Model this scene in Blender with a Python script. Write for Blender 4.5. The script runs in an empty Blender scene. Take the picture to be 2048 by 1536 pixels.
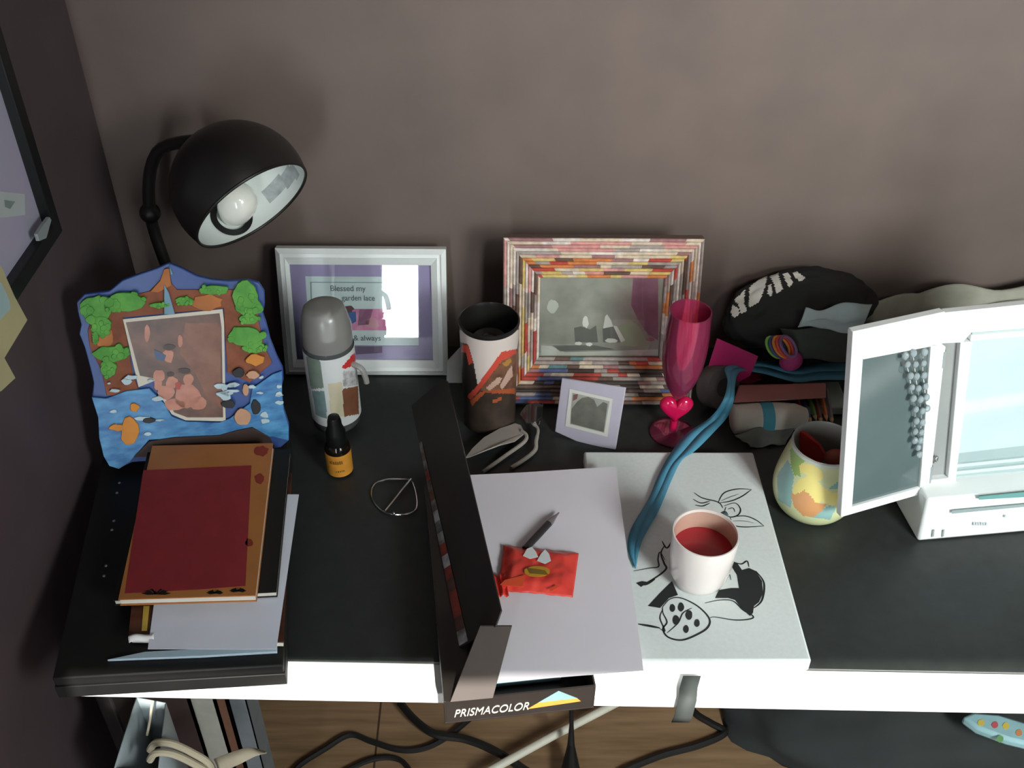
import bpy, bmesh, math, random
from mathutils import Vector, Matrix, noise
random.seed(7)
C = bpy.context.scene.collection
sc = bpy.context.scene
# ------------------------------------------------------------------ camera
RIGHT = Vector((0.99991, -0.00697, 0.01122))
UP = Vector((-0.00437, 0.62714, 0.77889))
FWD = Vector((0.01247, 0.77887, -0.62706))
FPX = 2050.5
CAM = Vector((0, 0, 1.71))
DESK = 0.74
cd = bpy.data.cameras.new('camera')
cam = bpy.data.objects.new('camera', cd)
C.objects.link(cam)
cd.sensor_width = 36
cd.lens = FPX / 2048 * 36
cd.clip_start = 0.02
mw = Matrix.Identity(4)
for i in range(3):
    mw[i][0], mw[i][1], mw[i][2], mw[i][3] = RIGHT[i], UP[i], -FWD[i], CAM[i]
cam.matrix_world = mw
sc.camera = cam
# ------------------------------------------------------------------ light
w = bpy.data.worlds.new('sky')
sc.world = w
w.use_nodes = True
bg = w.node_tree.nodes['Background']
bg.inputs[0].default_value = (0.75, 0.88, 1, 1)
bg.inputs[1].default_value = 2.0


def lamp_light(name, kind, energy, color, loc, direction, **kw):
    l = bpy.data.lights.new(name, kind)
    l.energy = energy
    l.color = color
    o = bpy.data.objects.new(name, l)
    C.objects.link(o)
    o.location = loc
    o.rotation_euler = Vector(direction).to_track_quat('-Z', 'Y').to_euler()
    for k, v in kw.items():
        setattr(l, k, v)
    return o


SUN_DIR = Vector((-0.25, 0.97, -0.8455))
lamp_light('sun', 'SUN', 9.0, (1.0, 0.97, 0.9), (0, -4, 5), SUN_DIR, angle=0.006)
lamp_light('added_area_key', 'AREA', 17, (0.93, 1.0, 0.98), (1.15, -0.6, 1.7), (-0.14, 1.1, -0.75),  # added unseen area lamp inside the room, the main light from front right
           shape='RECTANGLE', size=0.5, size_y=0.6, spread=math.radians(110))
lamp_light('wall_fill_spot', 'SPOT', 112, (1.0, 0.98, 0.93), (0.6, -0.5, 2.25), (-0.34, 1.81, -0.68),
           spot_size=math.radians(46), spot_blend=1.0, shadow_soft_size=0.12)  # added spot with no visible source, brightens the upper back wall
sc.view_settings.view_transform = 'Standard'
sc.view_settings.look = 'None'
sc.view_settings.gamma = 1
sc.view_settings.exposure = 0.12
sc.view_settings.use_curve_mapping = False
try:
    sc.cycles.use_denoising = True
except Exception:
    pass

# ------------------------------------------------------------------ pixel helpers: a sight line met with a real surface


def ray(u, v):
    return RIGHT * ((u - 1024) / FPX) - UP * ((v - 768) / FPX) + FWD


def D(u, v, h=0.0):
    d = ray(u, v)
    return CAM + d * ((DESK + h - CAM.z) / d.z)


def FL(u, v, h=0.0):
    d = ray(u, v)
    return CAM + d * ((h - CAM.z) / d.z)


def AY(u, v, y):
    d = ray(u, v)
    return CAM + d * (y / d.y)


def AX(u, v, x):
    d = ray(u, v)
    return CAM + d * (x / d.x)


def project(p):
    q = p - CAM
    z = q.dot(FWD)
    return 1024 + FPX * q.dot(RIGHT) / z, 768 - FPX * q.dot(UP) / z


class Plane:
    def __init__(self, p0, yaw=0.0, lean=0.0):
        self.p = Vector(p0)
        rz = Matrix.Rotation(yaw, 3, 'Z')
        self.n = rz @ Vector((0, -math.cos(lean), math.sin(lean)))
        self.u = rz @ Vector((1, 0, 0))
        self.v = rz @ Vector((0, math.sin(lean), math.cos(lean)))

    def px(self, u, v, off=0.0):
        d = ray(u, v)
        t = (self.p - CAM).dot(self.n) / d.dot(self.n)
        return CAM + d * t + self.n * off

    def uv(self, u, v):
        q = self.px(u, v) - self.p
        return q.dot(self.u), q.dot(self.v)

    def w(self, a, b, off=0.0):
        return self.p + self.u * a + self.v * b + self.n * off

    def rect(self, tl, tr, br, bl):
        a, b, c, d = (self.uv(*x) for x in (tl, tr, br, bl))
        return ((a[0] + d[0]) / 2, (b[0] + c[0]) / 2, (c[1] + d[1]) / 2, (a[1] + b[1]) / 2)  # u0 u1 v0 v1


def inside(x, y, poly):
    r = False
    j = len(poly) - 1
    for i in range(len(poly)):
        xi, yi = poly[i]
        xj, yj = poly[j]
        if (yi > y) != (yj > y) and x < (xj - xi) * (y - yi) / (yj - yi) + xi:
            r = not r
        j = i
    return r


# ------------------------------------------------------------------ materials
def lin(c):
    c = c / 255
    return c / 12.92 if c <= 0.04045 else ((c + 0.055) / 1.055) ** 2.4


MATS = {}


def M(name, rgb=None, rough=0.5, metal=0.0, var=0.0, scale=30.0, bump=0.0, trans=0.0, ior=1.45, alpha=1.0,
      emit=0.0, rgb2=None, coat=0.0, stretch=None, spec=None):
    if name in MATS:
        return MATS[name]
    m = bpy.data.materials.new(name)
    m.use_nodes = True
    nt = m.node_tree
    b = nt.nodes['Principled BSDF']
    col = (lin(rgb[0]), lin(rgb[1]), lin(rgb[2]), 1)
    b.inputs['Base Color'].default_value = col
    b.inputs['Roughness'].default_value = rough
    b.inputs['Metallic'].default_value = metal
    b.inputs['IOR'].default_value = ior
    b.inputs['Transmission Weight'].default_value = trans
    b.inputs['Alpha'].default_value = alpha
    b.inputs['Coat Weight'].default_value = coat
    if spec is not None:
        b.inputs['Specular IOR Level'].default_value = spec
    if emit:
        b.inputs['Emission Color'].default_value = col
        b.inputs['Emission Strength'].default_value = emit
    if var or bump or rgb2:
        tc = nt.nodes.new('ShaderNodeTexCoord')
        mp = nt.nodes.new('ShaderNodeMapping')
        if stretch:
            mp.inputs['Scale'].default_value = stretch
        nt.links.new(tc.outputs['Object'], mp.inputs['Vector'])
        n = nt.nodes.new('ShaderNodeTexNoise')
        n.inputs['Scale'].default_value = scale
        n.inputs['Detail'].default_value = 4
        nt.links.new(mp.outputs['Vector'], n.inputs['Vector'])
        if var or rgb2:
            r = nt.nodes.new('ShaderNodeValToRGB')
            if rgb2:
                c2 = tuple(lin(x) for x in rgb2) + (1,)
                c1 = col
            else:
                c1 = tuple(x * (1 - var) for x in col[:3]) + (1,)
                c2 = tuple(min(1, x * (1 + var)) for x in col[:3]) + (1,)
            r.color_ramp.elements[0].position = 0.3
            r.color_ramp.elements[1].position = 0.7
            r.color_ramp.elements[0].color = c1
            r.color_ramp.elements[1].color = c2
            nt.links.new(n.outputs['Fac'], r.inputs['Fac'])
            nt.links.new(r.outputs['Color'], b.inputs['Base Color'])
        if bump:
            bp = nt.nodes.new('ShaderNodeBump')
            bp.inputs['Strength'].default_value = bump
            bp.inputs['Distance'].default_value = 0.003
            nt.links.new(n.outputs['Fac'], bp.inputs['Height'])
            nt.links.new(bp.outputs['Normal'], b.inputs['Normal'])
    MATS[name] = m
    return m


def thin(name, tint, rough=0.05, body=None, fac=0.0, refl=1.0):
    """clear sheet: lets light straight through with a tint, mirrors at glancing angles, optional cloudy body"""
    if name in MATS:
        return MATS[name]
    m = bpy.data.materials.new(name)
    m.use_nodes = True
    nt = m.node_tree
    nt.nodes.remove(nt.nodes['Principled BSDF'])
    outn = nt.nodes['Material Output']
    tr = nt.nodes.new('ShaderNodeBsdfTransparent')
    tr.inputs[0].default_value = tuple(lin(c) for c in tint) + (1,)
    last = tr.outputs[0]
    if body:
        df = nt.nodes.new('ShaderNodeBsdfDiffuse')
        df.inputs[0].default_value = tuple(lin(c) for c in body) + (1,)
        tl_ = nt.nodes.new('ShaderNodeBsdfTranslucent')
        tl_.inputs[0].default_value = df.inputs[0].default_value
        m0 = nt.nodes.new('ShaderNodeMixShader')
        m0.inputs[0].default_value = 0.4
        nt.links.new(df.outputs[0], m0.inputs[1])
        nt.links.new(tl_.outputs[0], m0.inputs[2])
        mx = nt.nodes.new('ShaderNodeMixShader')
        mx.inputs[0].default_value = fac
        nt.links.new(last, mx.inputs[1])
        nt.links.new(m0.outputs[0], mx.inputs[2])
        last = mx.outputs[0]
    gl = nt.nodes.new('ShaderNodeBsdfGlossy')
    gl.inputs['Roughness'].default_value = rough
    fr = nt.nodes.new('ShaderNodeFresnel')
    fr.inputs[0].default_value = 1.5
    m2 = nt.nodes.new('ShaderNodeMixShader')
    nt.links.new(fr.outputs[0], m2.inputs[0])
    nt.links.new(last, m2.inputs[1])
    nt.links.new(gl.outputs[0], m2.inputs[2])
    nt.links.new(m2.outputs[0], outn.inputs[0])
    MATS[name] = m
    return m


def wood_floor():
    m = M('laminate_floor', (152, 124, 94), 0.45, rgb2=(124, 98, 72), scale=6, stretch=(1.2, 14, 1))
    nt = m.node_tree
    b = nt.nodes['Principled BSDF']
    src = b.inputs['Base Color'].links[0].from_socket
    tc = nt.nodes.new('ShaderNodeTexCoord')
    br = nt.nodes.new('ShaderNodeTexBrick')
    br.inputs['Scale'].default_value = 1
    br.inputs['Brick Width'].default_value = 1.2
    br.inputs['Row Height'].default_value = 0.19
    br.inputs['Mortar Size'].default_value = 0.002
    br.inputs['Mortar'].default_value = (0.06, 0.035, 0.02, 1)
    nt.links.new(src, br.inputs['Color1'])
    nt.links.new(src, br.inputs['Color2'])
    nt.links.new(tc.outputs['Object'], br.inputs['Vector'])
    nt.links.new(br.outputs['Color'], b.inputs['Base Color'])
    return m


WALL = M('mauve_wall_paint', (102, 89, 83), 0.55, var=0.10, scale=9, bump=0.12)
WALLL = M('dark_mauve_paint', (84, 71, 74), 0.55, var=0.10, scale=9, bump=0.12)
CEIL = M('ceiling_paint', (215, 212, 208), 0.8, var=0.03)
FLOOR = wood_floor()
WHITEB = M('white_board', (232, 233, 230), 0.35, var=0.02)
BLACKT = M('black_laminate', (42, 45, 44), 0.45, var=0.15, scale=60, bump=0.05)
BLACKB = M('black_card', (20, 19, 18), 0.6, var=0.2, scale=40, bump=0.05)
DARK = M('dark_plastic', (24, 22, 21), 0.4, var=0.1)
BLACK = M('black_satin', (16, 16, 16), 0.35, var=0.1)
PAPER = M('white_paper', (228, 223, 230), 0.8, var=0.02, scale=15, bump=0.04)
PAPERB = M('bluish_paper', (226, 230, 244), 0.8, var=0.03, scale=15)
PAGES = M('page_edges', (214, 208, 196), 0.85, var=0.08, scale=300, stretch=(0.05, 0.05, 1))
WHITEP = M('white_plastic', (236, 238, 236), 0.3, var=0.015)
GREYP = M('grey_plastic', (150, 158, 158), 0.4, var=0.05)
CHROME = M('steel_wire', (200, 200, 198), 0.18, metal=1.0, var=0.05)
CABLE = M('black_cable', (22, 21, 21), 0.5, var=0.1)


# ------------------------------------------------------------------ mesh builder
class MB:
    def __init__(self):
        self.bm = bmesh.new()
        self.mats = []
        self.cur = 0

    def m(self, mat):
        if mat not in self.mats:
            self.mats.append(mat)
        self.cur = self.mats.index(mat)
        return self

    def face(self, vs):
        try:
            f = self.bm.faces.new(vs)
            f.material_index = self.cur
            return f
        except ValueError:
            return None

    def poly(self, pts):
        self.face([self.bm.verts.new(p) for p in pts])
        return self

    def prism(self, pts, vec):
        vec = Vector(vec)
        a = [self.bm.verts.new(p) for p in pts]
        b = [self.bm.verts.new(Vector(p) + vec) for p in pts]
        self.face(a)
        self.face(b[::-1])
        n = len(a)
        for i in range(n):
            self.face([a[i], b[i], b[(i + 1) % n], a[(i + 1) % n]])
        return self

    def hexa(self, low, high):
        a = [self.bm.verts.new(p) for p in low]
        b = [self.bm.verts.new(p) for p in high]
        self.face(a)
        self.face(b[::-1])
        for i in range(4):
            self.face([a[i], b[i], b[(i + 1) % 4], a[(i + 1) % 4]])
        return self

    def box(self, c, s, mat=None):
        x, y, z = s[0] / 2, s[1] / 2, s[2] / 2
        mt = mat or Matrix.Identity(3)
        low = [Vector(c) + mt @ Vector(p) for p in ((-x, -y, -z), (x, -y, -z), (x, y, -z), (-x, y, -z))]
        high = [Vector(c) + mt @ Vector(p) for p in ((-x, -y, z), (x, -y, z), (x, y, z), (-x, y, z))]
        return self.hexa(low, high)

    def tube(self, pts, r, n=8, closed=False):
        pts = [Vector(p) for p in pts]
        k = len(pts)
        rs = r if isinstance(r, (list, tuple)) else [r] * k
        rings = []
        prev = None
        for i, p in enumerate(pts):
            if closed:
                t = pts[(i + 1) % k] - pts[i - 1]
            else:
                t = pts[min(i + 1, k - 1)] - pts[max(i - 1, 0)]
            t.normalize()
            if prev is None:
                a = t.orthogonal().normalized()
            else:
                a = (prev - t * prev.dot(t))
                a = a.normalized() if a.length > 1e-6 else t.orthogonal().normalized()
            prev = a
            b = t.cross(a)
            rings.append([self.bm.verts.new(p + (a * math.cos(q) + b * math.sin(q)) * rs[i])
                          for q in (2 * math.pi * j / n for j in range(n))])
        for i in range(k if closed else k - 1):
            A, B = rings[i], rings[(i + 1) % k]
            for j in range(n):
                self.face([A[j], A[(j + 1) % n], B[(j + 1) % n], B[j]])
        if not closed:
            self.face(rings[0][::-1])
            self.face(rings[-1])
        return self

    def lathe(self, prof, mat=None, n=40, caps=(True, True), paint=None, sx=1.0, sy=1.0):
        mt = mat or Matrix.Identity(4)
        rings = []
        for r, z in prof:
            rings.append([self.bm.verts.new(mt @ Vector((sx * r * math.cos(2 * math.pi * j / n), sy * r * math.sin(2 * math.pi * j / n), z)))
                          for j in range(n)])
        for i in range(len(rings) - 1):
            A, B = rings[i], rings[i + 1]
            for j in range(n):
                f = self.face([A[j], A[(j + 1) % n], B[(j + 1) % n], B[j]])
                if paint and f:
                    f.material_index = paint(f.calc_center_median(), i, j)
        if caps[0]:
            self.face(rings[0][::-1])
        if caps[1]:
            self.face(rings[-1])
        return self

    def ball(self, c, r, seg=16, rings=10, squash=(1, 1, 1), mat=None):
        mt = mat or Matrix.Identity(3)
        prof = []
        rows = []
        for i in range(1, rings):
            a = math.pi * i / rings
            rows.append([self.bm.verts.new(Vector(c) + mt @ Vector((r * squash[0] * math.sin(a) * math.cos(2 * math.pi * j / seg),
                                                                     r * squash[1] * math.sin(a) * math.sin(2 * math.pi * j / seg),
                                                                     r * squash[2] * math.cos(a)))) for j in range(seg)])
        top = self.bm.verts.new(Vector(c) + mt @ Vector((0, 0, r * squash[2])))
        bot = self.bm.verts.new(Vector(c) + mt @ Vector((0, 0, -r * squash[2])))
        for j in range(seg):
            self.face([top, rows[0][j], rows[0][(j + 1) % seg]])
            self.face([bot, rows[-1][(j + 1) % seg], rows[-1][j]])
        for i in range(len(rows) - 1):
            for j in range(seg):
                self.face([rows[i][j], rows[i + 1][j], rows[i + 1][(j + 1) % seg], rows[i][(j + 1) % seg]])
        return self

    def grid(self, fn, nu, nv, thick=0.0):
        vs = [[self.bm.verts.new(fn(i / nu, j / nv)) for j in range(nv + 1)] for i in range(nu + 1)]
        for i in range(nu):
            for j in range(nv):
                self.face([vs[i][j], vs[i + 1][j], vs[i + 1][j + 1], vs[i][j + 1]])
        return self

    def strip(self, left, right):
        a = [self.bm.verts.new(p) for p in left]
        b = [self.bm.verts.new(p) for p in right]
        for i in range(len(a) - 1):
            self.face([a[i], a[i + 1], b[i + 1], b[i]])
        return self

    def build(self, name, parent=None, smooth=35, bevel=0.0, solid=0.0, fix=True, subsurf=0):
        if fix:
            bmesh.ops.recalc_face_normals(self.bm, faces=self.bm.faces)
        me = bpy.data.meshes.new(name)
        self.bm.to_mesh(me)
        self.bm.free()
        for mt in self.mats:
            me.materials.append(mt)
        if smooth:
            for p in me.polygons:
                p.use_smooth = True
            me.set_sharp_from_angle(angle=math.radians(smooth))
        o = bpy.data.objects.new(name, me)
        C.objects.link(o)
        if parent is not None:
            root = parent
            while root.parent:
                root = root.parent
            me.transform(root.matrix_basis.inverted())
            o.parent = parent
        else:
            co = [v.co for v in me.vertices]
            lo = Vector((min(c.x for c in co) + max(c.x for c in co), min(c.y for c in co) + max(c.y for c in co), 0)) / 2
            lo.z = min(c.z for c in co)
            me.transform(Matrix.Translation(-lo))
            o.location = lo
        if bevel:
            b = o.modifiers.new('edges', 'BEVEL')
            b.width = bevel
            b.segments = 2
            b.limit_method = 'ANGLE'
        if solid:
            s = o.modifiers.new('thickness', 'SOLIDIFY')
            s.thickness = solid
            s.offset = 0
        if subsurf:
            s = o.modifiers.new('smooth', 'SUBSURF')
            s.levels = s.render_levels = subsurf
        return o


def tag(o, label, cat, group=None):
    o['label'] = label
    o['category'] = cat
    if group:
        o['group'] = group
    return o


def thing(name, label, cat, loc, group=None):
    o = bpy.data.objects.new(name, None)
    o.empty_display_size = 0.02
    C.objects.link(o)
    o.location = loc
    return tag(o, label, cat, group)


def struct(name, mb, **k):
    o = mb.build(name, **k)
    o['kind'] = 'structure'
    return o


def text_mesh(name, s, mat, parent, origin, ux, uy, size, width=None, shear=0.0, depth=0.0006):
    cu = bpy.data.curves.new(name, 'FONT')
    cu.body = s
    cu.size = 1
    cu.shear = shear
    cu.extrude = 0.01
    to = bpy.data.objects.new(name, cu)
    C.objects.link(to)
    dg = bpy.context.evaluated_depsgraph_get()
    me = bpy.data.meshes.new_from_object(to.evaluated_get(dg))
    bpy.data.objects.remove(to)
    xs = [v.co.x for v in me.vertices]
    x0, x1 = min(xs), max(xs)
    k = width / (x1 - x0) if width else size
    ux, uy = Vector(ux).normalized(), Vector(uy).normalized()
    nz = ux.cross(uy)
    for v in me.vertices:
        v.co = Vector(origin) + ux * ((v.co.x - x0) * k) + uy * (v.co.y * size) + nz * (v.co.z * depth / 0.01)
    root = parent
    while root.parent:
        root = root.parent
    me.transform(root.matrix_basis.inverted())
    me.materials.clear()
    me.materials.append(mat)
    o = bpy.data.objects.new(name, me)
    C.objects.link(o)
    o.parent = parent
    return o


def smooth_path(pts, k=6):
    pts = [Vector(p) for p in pts]
    out = []
    n = len(pts)
    for i in range(n - 1):
        p0, p1, p2, p3 = pts[max(i - 1, 0)], pts[i], pts[i + 1], pts[min(i + 2, n - 1)]
        for j in range(k):
            t = j / k
            out.append(0.5 * ((2 * p1) + (p2 - p0) * t + (2 * p0 - 5 * p1 + 4 * p2 - p3) * t * t + (3 * p1 - p0 - 3 * p2 + p3) * t ** 3))
    out.append(pts[-1])
    return out


def blob(c, r, n=14, wob=0.2, sx=1.0, sy=1.0, seed=0):
    rnd = random.Random(seed)
    return [(c[0] + sx * r * (1 + wob * rnd.uniform(-1, 1)) * math.cos(2 * math.pi * i / n),
             c[1] + sy * r * (1 + wob * rnd.uniform(-1, 1)) * math.sin(2 * math.pi * i / n)) for i in range(n)]


# ------------------------------------------------------------------ the room
WX, WY, FY, RX, HZ = -0.548, 1.31, -1.2, 2.5, 2.6
struct('floor', MB().m(FLOOR).box(((WX + RX) / 2, (WY + FY) / 2, -0.05), (RX - WX + 0.4, WY - FY + 0.4, 0.1)), smooth=0)
struct('ceiling', MB().m(CEIL).box(((WX + RX) / 2, (WY + FY) / 2, HZ + 0.05), (RX - WX + 0.4, WY - FY + 0.4, 0.1)), smooth=0)
struct('wall_back', MB().m(WALL).box(((WX + RX) / 2, WY + 0.05, HZ / 2), (RX - WX + 0.2, 0.1, HZ)), smooth=0)
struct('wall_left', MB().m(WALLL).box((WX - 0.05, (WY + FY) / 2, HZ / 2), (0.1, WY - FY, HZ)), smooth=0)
struct('wall_right', MB().m(WALL).box((RX + 0.05, (WY + FY) / 2, HZ / 2), (0.1, WY - FY, HZ)), smooth=0)
LINTEL = 2.45
wf = MB().m(WALL)


def wpiece(x0, x1, z0, z1):
    wf.box(((x0 + x1) / 2, FY - 0.03, (z0 + z1) / 2), (x1 - x0, 0.06, z1 - z0))


W1 = (-0.02, 1.55, 2.25, LINTEL)  # assumed unseen window, narrowed so sun lands only along the desk front
W3 = (0.8, 1.95, 0.45, 1.3)  # added unseen opening: sunlit floor bounces light under the desk
W2 = (-0.455, -0.315, 0.42, 1.6)  # assumed unseen lit window, placed for the bright strip in the frame glass
wpiece(WX, W2[0], 0, HZ)
wpiece(W2[0], W2[1], 0, W2[2])
wpiece(W2[0], W2[1], W2[3], HZ)
wpiece(W2[1], W1[0], 0, HZ)
wpiece(W1[0], W3[0], 0, W1[2])
wpiece(W3[0], W1[1], 0, W3[2])
wpiece(W3[0], W1[1], W3[3], W1[2])
wpiece(W1[0], W1[1], W1[3], HZ)
wpiece(W1[1], W3[1], 0, W3[2])
wpiece(W1[1], W3[1], W3[3], HZ)
wpiece(W3[1], RX, 0, HZ)
struct('wall_front', wf, smooth=0)
GLOWPANE = M('glowing_pane', (245, 250, 255), 0.5, emit=22.0)  # pane of the assumed slit window, gives off the light itself
w1 = MB().m(WHITEP)
for x in (W1[0] + 0.02, W1[1] - 0.02):
    w1.box((x, FY - 0.03, (W1[2] + W1[3]) / 2), (0.04, 0.05, W1[3] - W1[2]))
w1.box(((W1[0] + W1[1]) / 2, FY - 0.03, W1[2] + 0.02), (W1[1] - W1[0], 0.05, 0.04))
struct('assumed_window_1', w1, smooth=0)
w3 = MB().m(WHITEP)
for x in (W3[0] + 0.02, W3[1] - 0.02):
    w3.box((x, FY - 0.03, (W3[2] + W3[3]) / 2), (0.04, 0.05, W3[3] - W3[2]))
w3.box(((W3[0] + W3[1]) / 2, FY - 0.03, W3[2] + 0.02), (W3[1] - W3[0], 0.05, 0.04))
struct('bounce_opening', w3, smooth=0)
w2 = MB().m(GLOWPANE).box(((W2[0] + W2[1]) / 2, FY - 0.03, (W2[2] + W2[3]) / 2), (W2[1] - W2[0], 0.02, W2[3] - W2[2]))
struct('assumed_window_2', w2, smooth=0)

# ------------------------------------------------------------------ desk
DX0, DX1, DYF, DYB = -0.484, 1.35, 0.665, 1.30
t = thing('desk', 'long white desk with a black writing surface along the mauve wall', 'desk', (0.4, 1.0, 0))
SK = -0.0205


def skew(y0, x, h):
    return Vector((x, y0 + SK * (x + 0.06), h))


MB().m(WHITEB).prism([skew(DYF, DX0, DESK - 0.022), skew(DYF, DX1, DESK - 0.022), Vector((DX1, DYB, DESK - 0.022)), Vector((DX0, DYB, DESK - 0.022))], (0, 0, 0.018)).build('tabletop', t, bevel=0.002)
o = MB().m(BLACKT).prism([skew(0.7035, DX0 + 0.005, DESK - 0.004), skew(0.7035, DX1 - 0.005, DESK - 0.004), Vector((DX1 - 0.005, DYB, DESK - 0.004)), Vector((DX0 + 0.005, DYB, DESK - 0.004))], (0, 0, 0.004)).build('writing_surface', t, bevel=0.0015)
o['label'] = 'black matt writing surface'
MB().m(DARK).box((DX0 + 0.0, 1.0, 0.359), (0.02, 0.52, 0.718)).build('leg', t, bevel=0.003)
MB().m(DARK).box((DX1 - 0.02, 1.0, 0.359), (0.035, 0.52, 0.718)).build('leg', t, bevel=0.003)

# ------------------------------------------------------------------ black storage box and the stack on it
H0 = 0.034
b0, b1, b2 = D(118, 1396, 0.001), D(575, 1369, 0.001), D(585, 902, 0.001)
b3 = b0 + (b2 - b1)
t = thing('storage_box', 'flat black lidded storage box under the stack of books at the desk end', 'box', (b0 + b2) / 2)


def inset(q, d):
    c = sum(q, Vector()) / 4
    return [p + (c - p).normalized() * d for p in q]


MB().m(BLACKB).prism([b0, b1, b2, b3], (0, 0, 0.019)).build('body', t, bevel=0.001)
MB().m(BLACKB).prism([p + Vector((0, 0, 0.0195)) for p in inset([b0, b1, b2, b3], 0.0015)], (0, 0, H0 - 0.0205)).build('lid', t, bevel=0.002)
for px in ((243, 952), (238, 972), (232, 1028), (228, 1046), (216, 1118), (212, 1138)):
    c = D(px[0] - 4, px[1] + 14, H0)
    MB().m(GREYP).lathe([(0.0018, 0), (0.0015, 0.0008), (0.0005, 0.001)], Matrix.Translation(c), n=10).build('rivet', t)


def slab(px, h0, h1):
    low = [D(u, v, h1) - Vector((0, 0, h1 - h0)) for u, v in px]
    return low, Vector((0, 0, h1 - h0))


# pale folder
p, v = slab([(214, 1319), (400, 1312), (554, 1303), (554, 1286), (400, 1297), (290, 1303)], H0 + 0.0005, H0 + 0.004)
tag(MB().m(M('pale_blue_card', (176, 196, 208), 0.6, var=0.05)).prism(p, v).build('card_folder', bevel=0.0005),
    'thin pale blue card folder at the very bottom of the stack on the black box', 'folder')
# album
low, v = slab([(256, 1276), (567, 1283), (584, 946), (292, 940)], H0 + 0.0045, H0 + 0.016)
t = thing('photo_album', 'dark album with a brown and yellow picture cover, below the white sheet', 'album', low[0])
cov = M('album_cover', (44, 26, 22), 0.4, rgb2=(96, 52, 34), scale=35)
MB().m(PAGES).prism(inset(low, 0.003), (0, 0, 0.0085)).build('pages', t)
k = MB().m(cov).prism([q + Vector((0, 0, 0.009)) for q in low], (0, 0, 0.0022))
k.m(M('album_yellow', (196, 164, 72), 0.5, var=0.2))
k.prism([D(287, 1212, 0.0503), D(299, 1212, 0.0503), D(294, 1262, 0.0503), D(283, 1262, 0.0503)], (0, 0, 0.0004))
k.build('cover', t, bevel=0.0005)
k = MB().m(M('curled_corner', (224, 222, 222), 0.7, var=0.05))
k.grid(lambda a, b: D(258 + 50 * a, 1272 + 14 * b - 6 * a, 0.0515) + Vector((0, 0, 0.004 * math.sin(math.pi * b) + 0.002 * math.sin(6 * a))), 12, 6)
k.build('curled_page_corner', t, solid=0.0004)
# white sheet
HS = H0 + 0.0168


def sheet_fn(q, h, amp=0.0015, seed=0.0):
    tl, tr, br, bl = [D(u, v, h) for u, v in q]

    def fn(a, b):
        p = tl.lerp(tr, a).lerp(bl.lerp(br, a), b)
        return p + Vector((0, 0, amp * (0.5 + 0.5 * noise.noise(Vector((a * 2.2 + seed, b * 2.2, seed))))))
    return fn


tag(MB().m(PAPERB).grid(sheet_fn([(338, 985), (598, 990), (553, 1299), (296, 1299)], HS + 0.0004, 0.0012, 3.1), 18, 18).build('paper_sheet', solid=0.0004, smooth=0),
    'blank white sheet sticking out of the stack under the red and gold book', 'paper')
# black notebook
HB = HS + 0.0022
low, v = slab([(226, 1201), (553, 1184), (581, 898), (296, 900)], HB, HB + 0.009)
t = thing('notebook', 'slim black notebook directly under the red and gold book', 'notebook', low[0])
MB().m(PAGES).prism([q + Vector((0, 0, 0.0012)) for q in inset(low, 0.002)], (0, 0, 0.0062)).build('pages', t)
k = MB().m(BLACKB).prism(low, (0, 0, 0.0012)).prism([q + Vector((0, 0, 0.0078)) for q in low], (0, 0, 0.0012))
k.build('cover', t, bevel=0.0004)
# red and gold book
HR = HB + 0.0095
ht = HR + 0.011
low, v = slab([(236, 1199), (511, 1191), (546, 886), (304, 891)], HR, ht)
t = thing('book', 'gold bordered book with a dark red panel on its cover, topmost of the stack', 'book', low[0])
GOLD = M('gold_cover', (176, 114, 62), 0.4, var=0.12, scale=14)
REDP = M('red_panel', (140, 42, 48), 0.55, var=0.1, scale=50)
MB().m(PAGES).prism([q + Vector((0, 0, 0.0015)) for q in inset(low, 0.002)], (0, 0, 0.008)).build('pages', t)
k = MB().m(GOLD).prism(low, (0, 0, 0.0015)).prism([q + Vector((0, 0, 0.0095)) for q in low], (0, 0, 0.0015))
k.build('cover', t, bevel=0.0004)


def flat(mb, pts, h, th=0.0004):
    return mb.prism([D(u, v, h) for u, v in pts], (0, 0, th))


k = MB().m(REDP)
flat(k, [(287, 941), (503, 931), (491, 1172), (400, 1179), (250, 1187), (268, 1062)], ht)
k.m(M('red_smudge', (140, 52, 36), 0.5, var=0.2))
flat(k, blob((523, 902), 13, sx=1.1, sy=0.8, seed=3), ht)
flat(k, blob((519, 958), 10, seed=4), ht)
flat(k, blob((498, 1085), 8, seed=5), ht)
k.build('cover_panel', t)
for x0, y0 in ((312, 1189), (430, 1187), (476, 1183)):
    k = MB().m(BLACK)
    for a in range(-3, 4):
        L = 30 if x0 == 312 else 17
        dx, dy = math.sin(a * 0.45) * L, -abs(math.cos(a * 0.45)) * L * 0.35
        flat(k, [(x0 - 2, y0), (x0 + dx * 0.6 + 1, y0 + dy - 2), (x0 + dx, y0 + dy), (x0 + dx * 0.6, y0 + dy + 3), (x0 + 2, y0)], ht + 0.0002)
    k.build('floral_ornament', t)

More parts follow.
